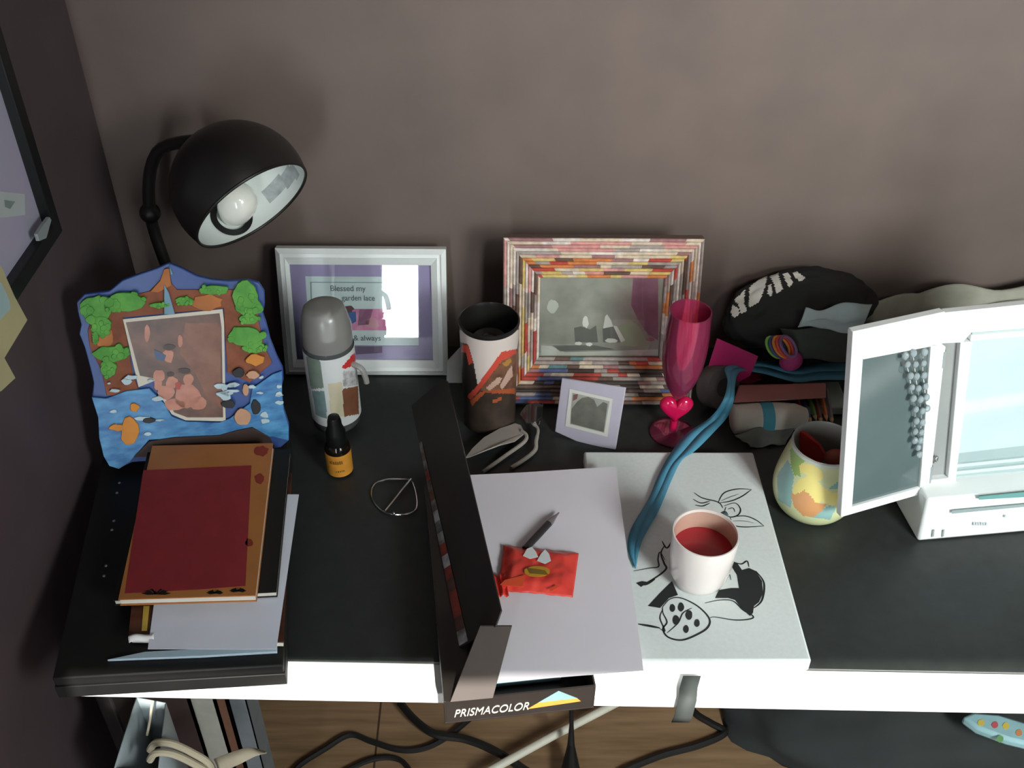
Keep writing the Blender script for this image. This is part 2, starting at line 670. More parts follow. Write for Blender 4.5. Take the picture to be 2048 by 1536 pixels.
# ------------------------------------------------------------------ seaside souvenir frame
fa, fb = D(238, 934, H0 + 0.003), D(572, 890, H0 + 0.003)
PF = Plane(fb, yaw=math.atan2(fb.y - fa.y, fb.x - fa.x), lean=math.radians(15))
out = [(338, 523), (352, 528), (368, 535), (395, 549), (425, 556), (458, 559), (494, 556), (518, 562), (529, 579), (530, 604), (526, 623), (533, 642),
       (541, 675), (554, 708), (566, 732), (567, 754), (562, 776), (567, 809), (578, 844), (578, 876), (562, 890), (500, 899), (420, 908), (330, 915), (266, 920), (240, 932),
       (220, 926), (209, 907), (200, 869), (198, 828), (186, 787), (189, 762), (182, 732), (171, 691), (160, 664), (164, 645),
       (157, 620), (155, 601), (171, 585), (220, 579), (247, 557), (283, 544), (316, 533)]
t = thing('framed_photo', 'blue cut-out souvenir photo frame with relief trees, rocks and waves', 'photo frame', PF.px(400, 905))
RIMB = M('frame_blue', (48, 74, 142), 0.4, rgb2=(66, 96, 150), scale=12)
ROCK = M('relief_rock', (116, 62, 34), 0.6, rgb2=(150, 84, 56), scale=45, bump=0.4)
TREE = M('relief_foliage', (66, 140, 48), 0.55, rgb2=(96, 168, 66), scale=55, bump=0.4)
WATER = M('relief_water', (36, 96, 160), 0.4, rgb2=(92, 160, 206), scale=38, stretch=(1, 1, 2.5), bump=0.3)
FOAM = M('relief_foam', (186, 206, 214), 0.5, var=0.1)
ORNG = M('relief_orange', (206, 132, 42), 0.5, var=0.15)


def relief(mb, pts, o0, o1):
    mb.prism([PF.px(u, v, o0) for u, v in pts], PF.n * (o1 - o0))


k = MB().m(RIMB)
relief(k, out, 0, 0.007)
k.build('backing_plate', t, bevel=0.0012)
k = MB().m(ROCK)
relief(k, [(335, 530), (342, 560), (355, 575), (470, 575), (515, 600), (518, 640), (530, 690), (545, 720), (500, 760), (455, 740), (448, 612), (248, 630),
           (268, 745), (285, 790), (215, 785), (205, 735), (182, 690), (178, 655), (190, 620), (215, 600), (300, 578), (322, 556)], 0.007, 0.009)
k.m(M('relief_rock_light', (178, 108, 56), 0.6, var=0.2))
relief(k, [(330, 533), (340, 532), (344, 566), (318, 580), (302, 578), (322, 556)], 0.009, 0.011)
relief(k, blob((415, 600), 26, sx=1.3, sy=0.6, seed=31), 0.009, 0.0105)
relief(k, blob((212, 668), 20, seed=32), 0.009, 0.0105)
k.build('relief_rocks', t, bevel=0.0006)
k = MB().m(TREE)
for i, (x, y, r, sx, sy) in enumerate(((195, 612, 28, 1.1, 0.9), (205, 645, 20, 1.0, 0.9), (255, 598, 25, 1.4, 0.75), (240, 606, 16, 2.0, .7), (225, 700, 22, 1.6, 0.7), (220, 730, 16, 1.0, 1.0),
                                      (370, 596, 12, 1.5, 0.7), (430, 574, 15, 2.0, 0.6), (490, 585, 26, 1.0, 1.1), (500, 608, 22, 1.2, 0.8), (498, 632, 14, 1.4, 0.7),
                                      (492, 665, 24, 1.4, 0.8), (508, 688, 16, 1.5, 0.7), (322, 604, 10, 2, 0.5), (194, 668, 8, .8, 1.6))):
    relief(k, blob((x, y), r, 18, 0.13, sx, sy, seed=50 + i), 0.009, 0.0125 + 0.0005 * (i % 3))
    rt = random.Random(i)
    for _ in range(9):
        aa, rr_ = rt.uniform(0, 6.28), rt.uniform(0.3, 1.05)
        relief(k, blob((x + sx * r * rr_ * math.cos(aa), y + sy * r * rr_ * math.sin(aa)), r * rt.uniform(0.22, 0.36), 9, 0.15, seed=_ + 13 * i), 0.009, 0.0128 + 0.0016 * rt.random())
k.build('relief_trees', t, bevel=0.0008)
k = MB().m(WATER)
relief(k, [(186, 787), (215, 790), (255, 775), (300, 770), (330, 800), (345, 826), (372, 836), (440, 838), (460, 830), (500, 800), (505, 770), (545, 742), (564, 735), (564, 776),
           (567, 812), (577, 845), (577, 874), (545, 866), (480, 870), (420, 866), (350, 870), (300, 872), (262, 916), (240, 930), (221, 924), (210, 905), (201, 868), (199, 828)], 0.009, 0.0115)
k.m(M('waterfall', (92, 138, 160), 0.35, var=0.15))
relief(k, [(330, 562), (340, 580), (352, 622), (330, 622)], 0.0115, 0.013)
relief(k, [(339, 524), (348, 544), (342, 546)], 0.0072, 0.009)
k.build('relief_waves', t, bevel=0.0006)
rnd = random.Random(5)
for i in range(30):
    x, y = rnd.choice([(rnd.uniform(215, 330), rnd.uniform(740, 860)), (rnd.uniform(500, 560), rnd.uniform(745, 850)), (rnd.uniform(440, 470), rnd.uniform(760, 800))])
    k = MB().m(FOAM)
    relief(k, blob((x, y), rnd.uniform(4, 10), 9, 0.35, rnd.uniform(0.8, 1.8), rnd.uniform(0.4, 0.8), seed=i), 0.0115, 0.0135)
    k.build('foam_splash', t, bevel=0.0005)
k = MB().m(ORNG)
for i, (x, y, r, sx, sy) in enumerate(((262, 855, 17, 1.0, 1.6), (238, 846, 10, 1.6, 0.7), (272, 806, 9, 1, 1), (512, 712, 14, 1.3, 0.8))):
    relief(k, blob((x, y), r, 12, 0.2, sx, sy, seed=i), 0.0115, 0.0145)
k.m(M('relief_dark', (34, 34, 36), 0.5, var=0.1))
for i, (x, y, r, sx, sy) in enumerate(((478, 738, 10, 1.2, 1.0), (458, 800, 11, 1.2, 0.8), (512, 806, 12, 0.8, 1.2), (300, 832, 9, 1.5, .6))):
    relief(k, blob((x, y), r, 12, 0.15, sx, sy, seed=9 + i), 0.0115, 0.014)
k.m(M('relief_tan', (196, 150, 118), 0.5, var=0.1))
for i, (x, y, r, sx, sy) in enumerate(((485, 826, 17, 1.0, 1.0), (506, 742, 9, 1.4, 0.9), (492, 772, 8, 0.8, 1.5))):
    relief(k, blob((x, y), r, 14, 0.12, sx, sy, seed=19 + i), 0.0115, 0.014)
k.m(M('relief_brown', (58, 40, 34), 0.6, var=0.2, scale=40))
relief(k, [(300, 874), (350, 866), (440, 862), (475, 852), (505, 846), (540, 866), (548, 884), (500, 894), (300, 905), (270, 905)], 0.0115, 0.0135)
k.build('relief_shells', t, bevel=0.0006)
k = MB().m(M('print_border', (214, 206, 190), 0.5))
relief(k, [(248, 633), (446, 613), (449, 640), (452, 836), (372, 834), (345, 822), (328, 795), (312, 755), (279, 768)], 0.009, 0.0102)
k.m(M('print_dim', (84, 62, 54), 0.35, rgb2=(126, 88, 72), scale=40))
PRN = [(254, 639), (440, 621), (444, 650), (447, 828), (376, 828), (350, 818), (335, 794), (318, 752), (282, 745)]
relief(k, PRN, 0.0103, 0.0106)
k.m(M('print_brown', (120, 74, 58), 0.35, rgb2=(142, 96, 74), scale=50))
relief(k, [(372, 640), (436, 640), (442, 700), (443, 810), (415, 790), (392, 740), (360, 700)], 0.0107, 0.0109)
k.m(M('print_skin', (178, 112, 92), 0.35, rgb2=(200, 136, 112), scale=60))
for i, (x, y, r, sx, sy) in enumerate(((296, 660, 7, 0.8, 2.6), (338, 705, 12, .9, 1.2), (362, 675, 8, .6, 1.6), (320, 745, 12, 1, 1), (345, 758, 12, 1, 1), (378, 752, 11, 1, 1), (335, 778, 14, 1.2, 1.0),
                                      (375, 785, 24, 1.1, 1.0), (350, 802, 14, 1.4, 0.9), (398, 800, 15, 1.2, 0.9), (318, 762, 8, 1, 1.4))):
    relief(k, blob((x, y), r, 12, 0.15, sx, sy, seed=70 + i), 0.0110, 0.0112)
k.m(M('print_blue_top', (50, 84, 124), 0.35))
relief(k, [(310, 692), (334, 704), (330, 716), (314, 712)], 0.0113, 0.0115)
k.m(M('print_red_top', (170, 60, 50), 0.35))
relief(k, blob((358, 764), 7, sx=.8, sy=1.2, seed=2), 0.0113, 0.0115)
k.m(M('print_hair', (58, 34, 30), 0.35, var=0.1))
relief(k, blob((340, 688), 10, sx=1.2, sy=.6, seed=6), 0.0113, 0.0115)
relief(k, blob((370, 735), 12, sx=1.1, sy=.5, seed=7), 0.0113, 0.0115)
relief(k, blob((342, 742), 8, sx=1.1, sy=.6, seed=8), 0.0113, 0.0115)
k.build('photo_print', t)
MB().m(BLACKB).hexa([PF.px(370, 640, -0.001), PF.px(430, 640, -0.001), PF.px(430, 655, -0.001), PF.px(370, 655, -0.001)],
                    [PF.px(370, 900, -0.075), PF.px(430, 900, -0.075), PF.px(430, 905, -0.072), PF.px(370, 905, -0.072)]).build('easel_back', t)

# ------------------------------------------------------------------ desk lamp
oc = AY(505, 412, 1.125)
th = math.radians(69)
vd = (oc - CAM).normalized()
sd = RIGHT * 0.6 - UP * 0.8
sd = (sd - vd * sd.dot(vd)).normalized()
n = sd * math.sin(th) - vd * math.cos(th)
n.normalize()
RS = 0.084
q = n.to_track_quat('Z', 'Y').to_matrix().to_4x4()
q.translation = oc - n * 0.026
base = Vector((-0.46, 1.215, DESK))
t = thing('desk_lamp', 'black dome-shaded desk lamp tilted towards the desk', 'lamp', base)
a0 = math.acos(0.026 / RS)
prof = [(RS * math.sin(a), RS * math.cos(a)) for a in (a0 + (math.pi - a0) * i / 28 for i in range(28))]
LB = M('lamp_black', (26, 23, 22), 0.38, var=0.08)
MB().m(LB).lathe(prof, q, n=56, caps=(False, True)).build('shade', t, smooth=60)
ri = RS - 0.0025
prof = [(ri * math.sin(a), ri * math.cos(a)) for a in (a0 + (math.pi - a0) * i / 40 for i in range(40))]
k = MB().m(M('lamp_white_inside', (222, 228, 224), 0.3, var=0.02)).m(M('silver_label', (150, 158, 158), 0.35, rgb2=(186, 194, 194), scale=90))
lab = [(524, 386), (582, 326), (600, 350), (542, 408)]
k.lathe(prof, q, n=110, caps=(False, True), paint=lambda c, i, j: 1 if inside(*project(c), lab) and (c - CAM).dot(c - oc) > 0 else 0)
rf = k.build('reflector', t, smooth=60)
rf['label'] = 'white inner reflector with a silver label'
rim = [oc + q.to_3x3() @ Vector((math.cos(a) * (RS * math.sin(a0) - 0.001), math.sin(a) * (RS * math.sin(a0) - 0.001), 0)) for a in (2 * math.pi * i / 56 for i in range(56))]
MB().m(LB).tube(rim, 0.0019, 8, closed=True).build('rim', t)
sc_ = oc - n * 0.026
rd = ray(462, 436).normalized()
bq_ = rd.dot(CAM - sc_)
tt = -bq_ + math.sqrt(max(0, bq_ * bq_ - ((CAM - sc_).length_squared - ri * ri)))
sp = CAM + rd * tt
sn = (sc_ - sp).normalized()
bd = (sn + UP * 0.25 + RIGHT * 0.15).normalized()
qb = bd.to_track_quat('Z', 'Y').to_matrix().to_4x4()
qb.translation = sp
BULB = M('bulb_glass', (238, 238, 228), 0.15, var=0.04, scale=40, coat=0.5)
MB().m(BULB).lathe([(0.012, -0.002), (0.017, 0.006), (0.0225, 0.018), (0.0245, 0.032), (0.023, 0.044), (0.017, 0.054), (0.009, 0.059), (0.001, 0.060)], qb, n=28).build('bulb', t, smooth=60)
qs = sn.to_track_quat('Z', 'Y').to_matrix().to_4x4()
qs.translation = sp + sn * 0.003
MB().m(BLACK).lathe([(0.019, -0.003), (0.027, -0.003), (0.027, 0.003), (0.019, 0.003), (0.019, -0.003)], qs, n=36, caps=(False, False)).build('bulb_ring', t)
back = oc - n * (0.026 + RS - 0.004)
elbow = Vector((-0.47, 1.22, 1.02))
MB().m(LB).tube(smooth_path([base + Vector((0, 0, 0.015)), base + Vector((0, 0, 0.16)), elbow, (elbow + back) / 2 + Vector((-0.02, 0.01, 0.03)), back]), 0.008, 12).build('arm', t)
MB().m(LB).lathe([(0.058, 0), (0.058, 0.008), (0.05, 0.016), (0.012, 0.02), (0.01, 0.03)], Matrix.Translation(base), n=40).build('base', t)
MB().m(LB).ball(elbow, 0.014).build('joint', t)


# ------------------------------------------------------------------ white frame with purple mat
PW = Plane(Vector((0, 1.232, DESK)), 0, math.radians(15))


def frame_side(mb, P, o_, i_, k, o0, o1, i1=None):
    """one mitred bar of a frame, k = 0 bottom 1 right 2 top 3 left"""
    oc_ = [(o_[0], o_[2]), (o_[1], o_[2]), (o_[1], o_[3]), (o_[0], o_[3])]
    ic_ = [(i_[0], i_[2]), (i_[1], i_[2]), (i_[1], i_[3]), (i_[0], i_[3])]
    a, b, c, d = oc_[k], oc_[(k + 1) % 4], ic_[(k + 1) % 4], ic_[k]
    i1 = o1 if i1 is None else i1
    mb.hexa([P.w(*x, o0) for x in (a, b, c, d)], [P.w(*a, o1), P.w(*b, o1), P.w(*c, i1), P.w(*d, i1)])


def shrink(r, d):
    return (r[0] + d, r[1] - d, r[2] + d, r[3] - d)


OUT = PW.rect((549, 489), (897, 498), (892, 746), (577, 745))
OUT = (OUT[0], OUT[1], 0.0, OUT[3])
INN = PW.rect((583, 524), (867, 530), (862, 717), (592, 716))
t = thing('framed_print', 'white moulded picture frame with a purple mat, leaning on the wall behind the spray bottle', 'picture frame', PW.w((OUT[0] + OUT[1]) / 2, 0))
WF = M('white_frame', (222, 226, 224), 0.35, var=0.03)
for kk in range(4):
    k = MB().m(WF)
    r1 = shrink(OUT, 0.007)
    r2 = shrink(OUT, 0.013)
    frame_side(k, PW, OUT, r1, kk, -0.004, 0.010, 0.015)
    frame_side(k, PW, r1, r2, kk, -0.004, 0.012)
    frame_side(k, PW, r2, INN, kk, -0.004, 0.013, 0.007)
    k.build('frame_side', t)
PURP = M('purple_mat', (158, 144, 178), 0.7, var=0.04)
MAT = PW.rect((610, 551), (838, 553), (834, 690), (622, 690))
k = MB().m(PURP)
for kk in range(4):
    frame_side(k, PW, shrink(INN, -0.003), MAT, kk, 0.001, 0.003)
k.build('mat_board', t)
k = MB().m(M('card_print', (200, 210, 208), 0.5, var=0.03))
k.prism([PW.w(MAT[0] - .002, MAT[2] - .002, 0.0005), PW.w(MAT[1] + .002, MAT[2] - .002, 0.0005), PW.w(MAT[1] + .002, MAT[3] + .002, 0.0005), PW.w(MAT[0] - .002, MAT[3] + .002, 0.0005)], PW.n * 0.001)


def wf_poly(mat, pts, o=0.0016):
    k.m(mat)
    k.prism([PW.px(u, v, o) for u, v in pts], PW.n * 0.0002)


pinkm = M('print_pink', (196, 104, 150), 0.5, rgb2=(214, 150, 176), scale=60)
wf_poly(pinkm, [(700, 617), (834, 617), (834, 660), (705, 660)])
wf_poly(M('print_mauve', (140, 92, 120), 0.5, var=0.1), [(719, 618), (746, 618), (738, 648), (716, 650)], 0.0019)
wf_poly(M('print_rose', (206, 150, 160), 0.5, var=0.1), blob((745, 645), 13, sx=1.1, sy=.9, seed=1), 0.0019)
wf_poly(M('print_navy', (66, 96, 150), 0.5), [(696, 624), (712, 622), (713, 642), (705, 646)], 0.0022)
wf_poly(M('print_head', (96, 62, 66), 0.5), blob((697, 617), 9, sx=1.2, sy=.8, seed=2), 0.0022)
wf_poly(M('print_line', (130, 142, 142), 0.5), [(622, 563), (832, 564), (832, 565.5), (622, 564.5)])
wf_poly(MATS['print_line'], [(621, 563), (623, 563), (624, 600), (622, 600)])
wf_poly(M('print_violet', (112, 92, 116), 0.5, var=0.05), [(708, 691), (765, 691), (765, 704), (700, 708)], 0.0032)
pr = k.build('print', t)
INK = M('ink_grey', (86, 94, 94), 0.6)
for s, x0, x1, y in (('Blessed my', 662, 732, 581), ('garden lace', 684, 750, 600), ('& always', 708, 762, 680)):
    p0, p1 = PW.px(x0, y, 0.0022), PW.px(x1, y, 0.0022)
    text_mesh('lettering', s, INK, pr, p0, PW.u, PW.v, 0.0125, (p1 - p0).length, depth=0.0001)
GLASS = thin('picture_glass', (250, 252, 252), 0.02)
MB().m(GLASS).prism([PW.w(INN[0] - .002, INN[2] - .002, 0.0045), PW.w(INN[1] + .002, INN[2] - .002, 0.0045), PW.w(INN[1] + .002, INN[3] + .002, 0.0045), PW.w(INN[0] - .002, INN[3] + .002, 0.0045)], PW.n * 0.0015).build('glass', t, smooth=0)
MB().m(BLACKB).prism([PW.w(OUT[0] + .01, .006, -0.008), PW.w(OUT[1] - .01, .006, -0.008), PW.w(OUT[1] - .01, OUT[3] - .01, -0.008), PW.w(OUT[0] + .01, OUT[3] - .01, -0.008)], PW.n * 0.004).build('back_panel', t)

# ------------------------------------------------------------------ spray bottle
bp = D(676, 846)
t = thing('spray_bottle', 'clear capped spray bottle with a white and green label, beside the white frame', 'bottle', bp)
MT = Matrix.Translation(bp)
CLEAR = thin('frosted_plastic', (226, 226, 226), 0.22, body=(212, 208, 202), fac=0.52)
k = MB().m(thin('bottle_plastic', (214, 220, 220), 0.15, body=(170, 176, 176), fac=0.3))
k.lathe([(0.020, 0), (0.029, 0.004), (0.0335, 0.012), (0.0345, 0.03), (0.0345, 0.12), (0.0335, 0.142), (0.031, 0.150), (0.026, 0.1515)], MT, n=40)
k.build('bottle', t, smooth=50)
LW = M('label_white', (214, 216, 214), 0.4, var=0.03)
LG = M('label_green_grey', (120, 134, 122), 0.45, var=0.12, scale=70)
LGB = M('label_blue_grey', (118, 140, 140), 0.45, var=0.12, scale=70)
LR = M('label_red', (196, 52, 50), 0.4, var=0.1)
LC = M('label_cream', (206, 196, 168), 0.45, var=0.06)
LBR = M('label_brown', (124, 80, 58), 0.45, var=0.15, scale=60)
LT = M('label_scribble', (150, 148, 146), 0.45, rgb2=(206, 206, 204), scale=160)
k = MB()
for mm in (LW, LG, LGB, LR, LC, LBR, LT):
    k.m(mm)
lab = [(1, [(612, 712), (640, 722), (648, 776), (622, 778)]), (2, [(624, 782), (648, 782), (655, 838), (632, 830)]),
       (3, [(683, 735), (708, 706), (714, 712), (708, 730), (690, 738)]), (4, [(656, 768), (684, 764), (688, 832), (662, 838)]),
       (5, [(685, 778), (716, 772), (718, 828), (684, 834)]), (6, [(686, 742), (714, 742), (716, 770), (686, 774)])]


def bpaint(c, i, j):
    u, v = project(c)
    for kk, pl in lab:
        if inside(u, v, pl):
            return kk
    return 0


k.lathe([(0.0349, 0.022 + 0.118 * i / 60) for i in range(61)], MT, n=180, caps=(False, False), paint=bpaint)
lb = k.build('label', t, smooth=60, fix=False)
lb['label'] = 'white, green and brown label with a red flash'
k = MB().m(CLEAR)
k.lathe([(0.0335, 0.146), (0.0338, 0.152), (0.033, 0.172), (0.0305, 0.190), (0.027, 0.201), (0.023, 0.2035), (0.012, 0.204)], MT, n=36)
k.build('cap', t, smooth=50)
k = MB().m(WHITEP).lathe([(0.012, 0.1515), (0.012, 0.178), (0.008, 0.18), (0.008, 0.195)], MT, n=20)
k.build('spray_nozzle', t)
k = MB().m(CLEAR).tube(smooth_path([bp + Vector((0.030, -0.012, 0.118)), bp + Vector((0.044, -0.016, 0.112)), bp + Vector((0.049, -0.018, 0.098)), bp + Vector((0.050, -0.018, 0.088))]), [0.004] * 18 + [0.003], 8)
k.build('clip', t)

# ------------------------------------------------------------------ dropper bottle
bp = D(681, 941)
t = thing('dropper_bottle', 'small black-capped dropper bottle with an orange label in front of the spray bottle', 'bottle', bp)
MT = Matrix.Translation(bp)
MB().m(M('amber_glass', (26, 18, 12), 0.12, var=0.1)).lathe([(0.013, 0), (0.0165, 0.002), (0.0172, 0.008), (0.0172, 0.043), (0.0155, 0.05), (0.010, 0.055), (0.0095, 0.06)], MT, n=32).build('bottle', t, smooth=50)
OL = M('orange_label', (206, 140, 52), 0.45, var=0.1, scale=80)
MB().m(OL).lathe([(0.0175, 0.004), (0.0175, 0.041)], MT, n=48, caps=(False, False)).build('label', t, smooth=60, fix=False)['label'] = 'orange paper label'
MB().m(BLACK).lathe([(0.0135, 0.052), (0.0138, 0.054), (0.013, 0.072), (0.0095, 0.082), (0.0092, 0.09), (0.0075, 0.0965), (0.003, 0.098)], MT, n=28).build('cap', t, smooth=50)
k = MB().m(M('label_print', (112, 76, 20), 0.5, var=0.2))
rnd = random.Random(2)
for row, z0, z1, da in ((0, 0.027, 0.0335, (-2.15, -1.15)), (1, 0.013, 0.0165, (-1.75, -1.15))):
    a = da[0]
    while a < da[1]:
        wd = rnd.uniform(0.06, 0.13)
        zz = z1 - rnd.uniform(0, 0.002)
        pts = [Vector((0.0177 * math.cos(x), 0.0177 * math.sin(x), z)) + bp for x, z in ((a, z0), (a + wd, z0), (a + wd, zz), (a, zz))]
        k.poly(pts)
        a += wd + 0.05
k.build('lettering', t)

# ------------------------------------------------------------------ wire hoop
hoop = [(826, 966), (832, 985), (834, 1010), (826, 1024), (800, 1029), (770, 1025), (750, 1008), (743, 988), (750, 968), (772, 959), (800, 958), (818, 960)]
t = thing('spectacles', 'thin wire-rimmed round lens with a straight side arm lying on the black desk', 'glasses', D(795, 992))
MB().m(CHROME).tube(smooth_path([D(u, v, 0.002) for u, v in hoop + hoop[:1]], 5)[:-1], 0.0011, 8, closed=True).build('rim', t)
MB().m(CHROME).tube([D(771, 1022, 0.004), D(800, 985, 0.0045), D(822, 958, 0.004)], 0.0014, 8).build('side_arm', t)
MB().m(CHROME).ball(D(788, 1027, 0.0045), 0.0022).build('hinge', t)

# ------------------------------------------------------------------ pencil box with open lid
BL, BH = 0.325, 0.040
O, o1 = D(888, 1405, BH), D(1192, 1373, BH)
BW = (o1 - O).length
U = (o1 - O).normalized()
V = Vector((-U.y, U.x, 0))
O.z = DESK + 0.001
t = thing('pencil_box', 'open black coloured pencil box lying under the sheet with the pen', 'box', O + U * 0.08 + V * 0.2)


def bq(a, b, z):
    return O + U * a + V * b + Vector((0, 0, z))


def bbox(mb, a0, a1, b0, b1, z0, z1):
    mb.hexa([bq(a0, b0, z0), bq(a1, b0, z0), bq(a1, b1, z0), bq(a0, b1, z0)], [bq(a0, b0, z1), bq(a1, b0, z1), bq(a1, b1, z1), bq(a0, b1, z1)])


CARD = M('box_card_black', (40, 35, 32), 0.45, var=0.15, scale=25)
CARDB = M('box_card_brown', (66, 54, 47), 0.6, var=0.12, scale=20)
k = MB().m(CARD)
bbox(k, 0, BW, 0, BL, 0, 0.002)
bbox(k, 0, 0.002, 0, BL, 0.002, BH)
bbox(k, BW - 0.002, BW, 0, BL, 0.002, BH)
bbox(k, 0.002, BW - 0.002, BL - 0.002, BL, 0.002, BH)
k.build('tray', t, bevel=0.0004)
k = MB().m(CARD)
bbox(k, 0.002, BW - 0.002, 0, 0.002, 0.002, BH)
fw = k.build('front_wall', t)
k = MB().m(M('logo_teal', (120, 150, 150), 0.4, var=0.15)).m(M('logo_gold', (190, 136, 60), 0.4, var=0.15))
k.m(MATS['logo_teal']).prism([bq(0.100, -0.0004, 0.022), bq(0.142, -0.0004, 0.022), bq(0.121, -0.0004, 0.039)], -V * 0.0003)
k.m(MATS['logo_gold']).prism([bq(0.088, -0.0004, 0.012), bq(0.146, -0.0004, 0.016), bq(0.142, -0.0004, 0.0217), bq(0.100, -0.0004, 0.0217)], -V * 0.0003)
k.build('emblem', fw)
text_mesh('lettering', 'PRISMACOLOR', M('box_lettering', (196, 190, 180), 0.5), fw, bq(0.010, -0.0004, 0.011), U, (0, 0, 1), 0.019, 0.080, shear=0.3, depth=0.0003)
k = MB().m(M('liner_blue', (150, 178, 190), 0.5, var=0.05))
bbox(k, 0.05, BW - 0.03, 0.035, BL - 0.01, 0.004, 0.03)
k.build('pencil_liner', t, bevel=0.002)
k = MB().m(CARD)
bbox(k, 0.002, 0.03, 0.002, BL - 0.002, BH - 0.002, BH)
k.build('inner_ledge', t)
# lid leaning up from the left edge
L0, L1 = D(921, 1296, BH), Vector((-0.122, 1.105, DESK + BH))
T1, T0 = D(894, 752, 0.097), D(1010, 1244, 0.097)
nl = (L1 - L0).cross(T0 - L0).normalized()
if nl.x > 0:
    nl = -nl
k = MB().m(CARD)
lid_pts = [L0, T0 + (L0 - T0) * 0.18, T0 + (T1 - T0) * 0.035, T0 + (T1 - T0) * 0.07, T1 + (T0 - T1) * 0.03, T1 + (L1 - T1) * 0.12, L1]
k.prism(lid_pts, nl * 0.002)
ld = k.build('lid', t, bevel=0.0004)


def lp(a, b, off=0.0024):
    return (L0.lerp(L1, a)).lerp(T0.lerp(T1, a), b) + nl * off


k = MB()
art = [M('art_silver', (176, 176, 176), 0.25, rgb2=(96, 92, 90), scale=60), M('art_red', (150, 62, 48), 0.3, rgb2=(96, 44, 40), scale=70),
       M('art_brown', (96, 62, 52), 0.3, rgb2=(52, 40, 38), scale=70), M('art_grey', (120, 118, 120), 0.25, rgb2=(60, 56, 56), scale=60)]
ord_ = [0, 2, 1, 1, 2, 1, 0, 1, 0, 3, 0, 3, 2, 3, 1, 3, 2, 3]
for i in range(18):
    a, b = i / 18 * 0.80, (i + 1) / 18 * 0.80
    wa, wb = 0.20 - 0.13 * (a / 0.8), 0.20 - 0.13 * (b / 0.8)
    k.m(art[ord_[i]]).prism([lp(a + 0.003, 0.02), lp(b + 0.003, 0.02), lp(b + 0.003, 0.02 + wb), lp(a + 0.003, 0.02 + wa)], nl * 0.0003)
k.build('picture_strip', ld)['label'] = 'printed strip of red and silver artwork'
k = MB().m(CARDB)
f0, f1 = D(900, 1402, BH + 0.001), D(986, 1394, BH + 0.001)
g0, g1 = D(960, 1250, 0.088), D(1024, 1250, 0.084)
k.prism([f0, f1, g1, g0], Vector((0.0, -0.0018, 0.0004)))
k.build('end_flap', t, bevel=0.0004)['label'] = 'brown end flap standing up'

# ------------------------------------------------------------------ canvas with an ink drawing
CZ = 0.02
c_tl, c_tr, c_br = D(1168, 908, CZ), D(1501, 898, CZ), D(1627, 1314, CZ)
x0, x1, y0, y1 = c_tl.x, (c_tr.x + c_br.x) / 2, 0.692, (c_tl.y + c_tr.y) / 2
CANV = M('canvas_white', (224, 230, 228), 0.7, var=0.03, scale=200, bump=0.1)
t = thing('canvas', 'white stretched canvas with a black ink drawing, lying on the right half of the desk', 'canvas', ((x0 + x1) / 2, (y0 + y1) / 2, DESK))
MB().m(CANV).prism([Vector((x0, y0, DESK + 0.0005)), Vector((x1, y0, DESK + 0.0005)), Vector((x1, y1, DESK + 0.0005)), Vector((x0, y1, DESK + 0.0005))], (0, 0, CZ - 0.0005)).build('stretched_canvas', t, bevel=0.003)
INKB = M('black_ink', (38, 42, 42), 0.6, var=0.1)
INKG = M('grey_ink', (96, 104, 104), 0.6, var=0.1)
k = MB()


def stroke(pts, wd, mat=INKB, h=CZ + 0.0003, taper=True):
    k.m(mat)
    P = smooth_path([D(u, v, h) for u, v in pts], 6)
    L, R_ = [], []
    for i, p in enumerate(P):
        tg = (P[min(i + 1, len(P) - 1)] - P[max(i - 1, 0)])
        s = Vector((-tg.y, tg.x, 0)).normalized()
        f = math.sin(math.pi * (0.12 + 0.76 * i / (len(P) - 1))) if taper else 1
        L.append(p + s * wd * f)
        R_.append(p - s * wd * f)
    k.strip(L, R_)


def fill(pts, mat=INKB):
    k.m(mat).poly([D(u, v, CZ + 0.0004) for u, v in pts])


# two feather leaves and their sprig
stroke([(1436, 1006), (1448, 986), (1475, 978), (1503, 979)], 0.0009)
stroke([(1436, 1006), (1462, 1002), (1485, 992), (1503, 979)], 0.0009)
stroke([(1442, 1002), (1460, 994), (1478, 988)], 0.0005, INKG)
stroke([(1460, 1034), (1490, 1032), (1512, 1040), (1528, 1052)], 0.0009)
stroke([(1460, 1034), (1468, 1050), (1490, 1054), (1528, 1052)], 0.0009)
stroke([(1466, 1042), (1488, 1042), (1508, 1046)], 0.0005, INKG)
stroke([(1388, 985), (1405, 996), (1436, 1004), (1446, 1016)], 0.0010)
stroke([(1386, 998), (1402, 1006), (1420, 1002)], 0.0009)
stroke([(1390, 1010), (1405, 1012), (1420, 1006)], 0.0009)
stroke([(1448, 1012), (1470, 1006), (1481, 1018), (1476, 1030), (1460, 1034), (1450, 1024), (1452, 1014)], 0.0009)
stroke([(1456, 1018), (1466, 1016), (1470, 1024)], 0.0007)
k.build('ink_feathers', t, fix=False)
k = MB()
# left swoosh
stroke([(1267, 1142), (1300, 1136), (1317, 1133), (1316, 1118), (1320, 1104), (1330, 1120)], 0.0009)
stroke([(1330, 1090), (1322, 1106), (1328, 1126), (1332, 1138), (1310, 1156), (1280, 1172)], 0.0013)
stroke([(1324, 1082), (1334, 1096), (1346, 1078)], 0.0012)
stroke([(1276, 1168), (1292, 1168), (1310, 1158)], 0.0018)
fill([(1272, 1166), (1284, 1162), (1296, 1164), (1282, 1174)])
k.build('ink_swoosh', t, fix=False)
k = MB()
# dark wedge
fill([(1344, 1162), (1356, 1190), (1338, 1196), (1320, 1216), (1296, 1212), (1318, 1188)])
k.build('ink_wedge', t, fix=False)
k = MB()
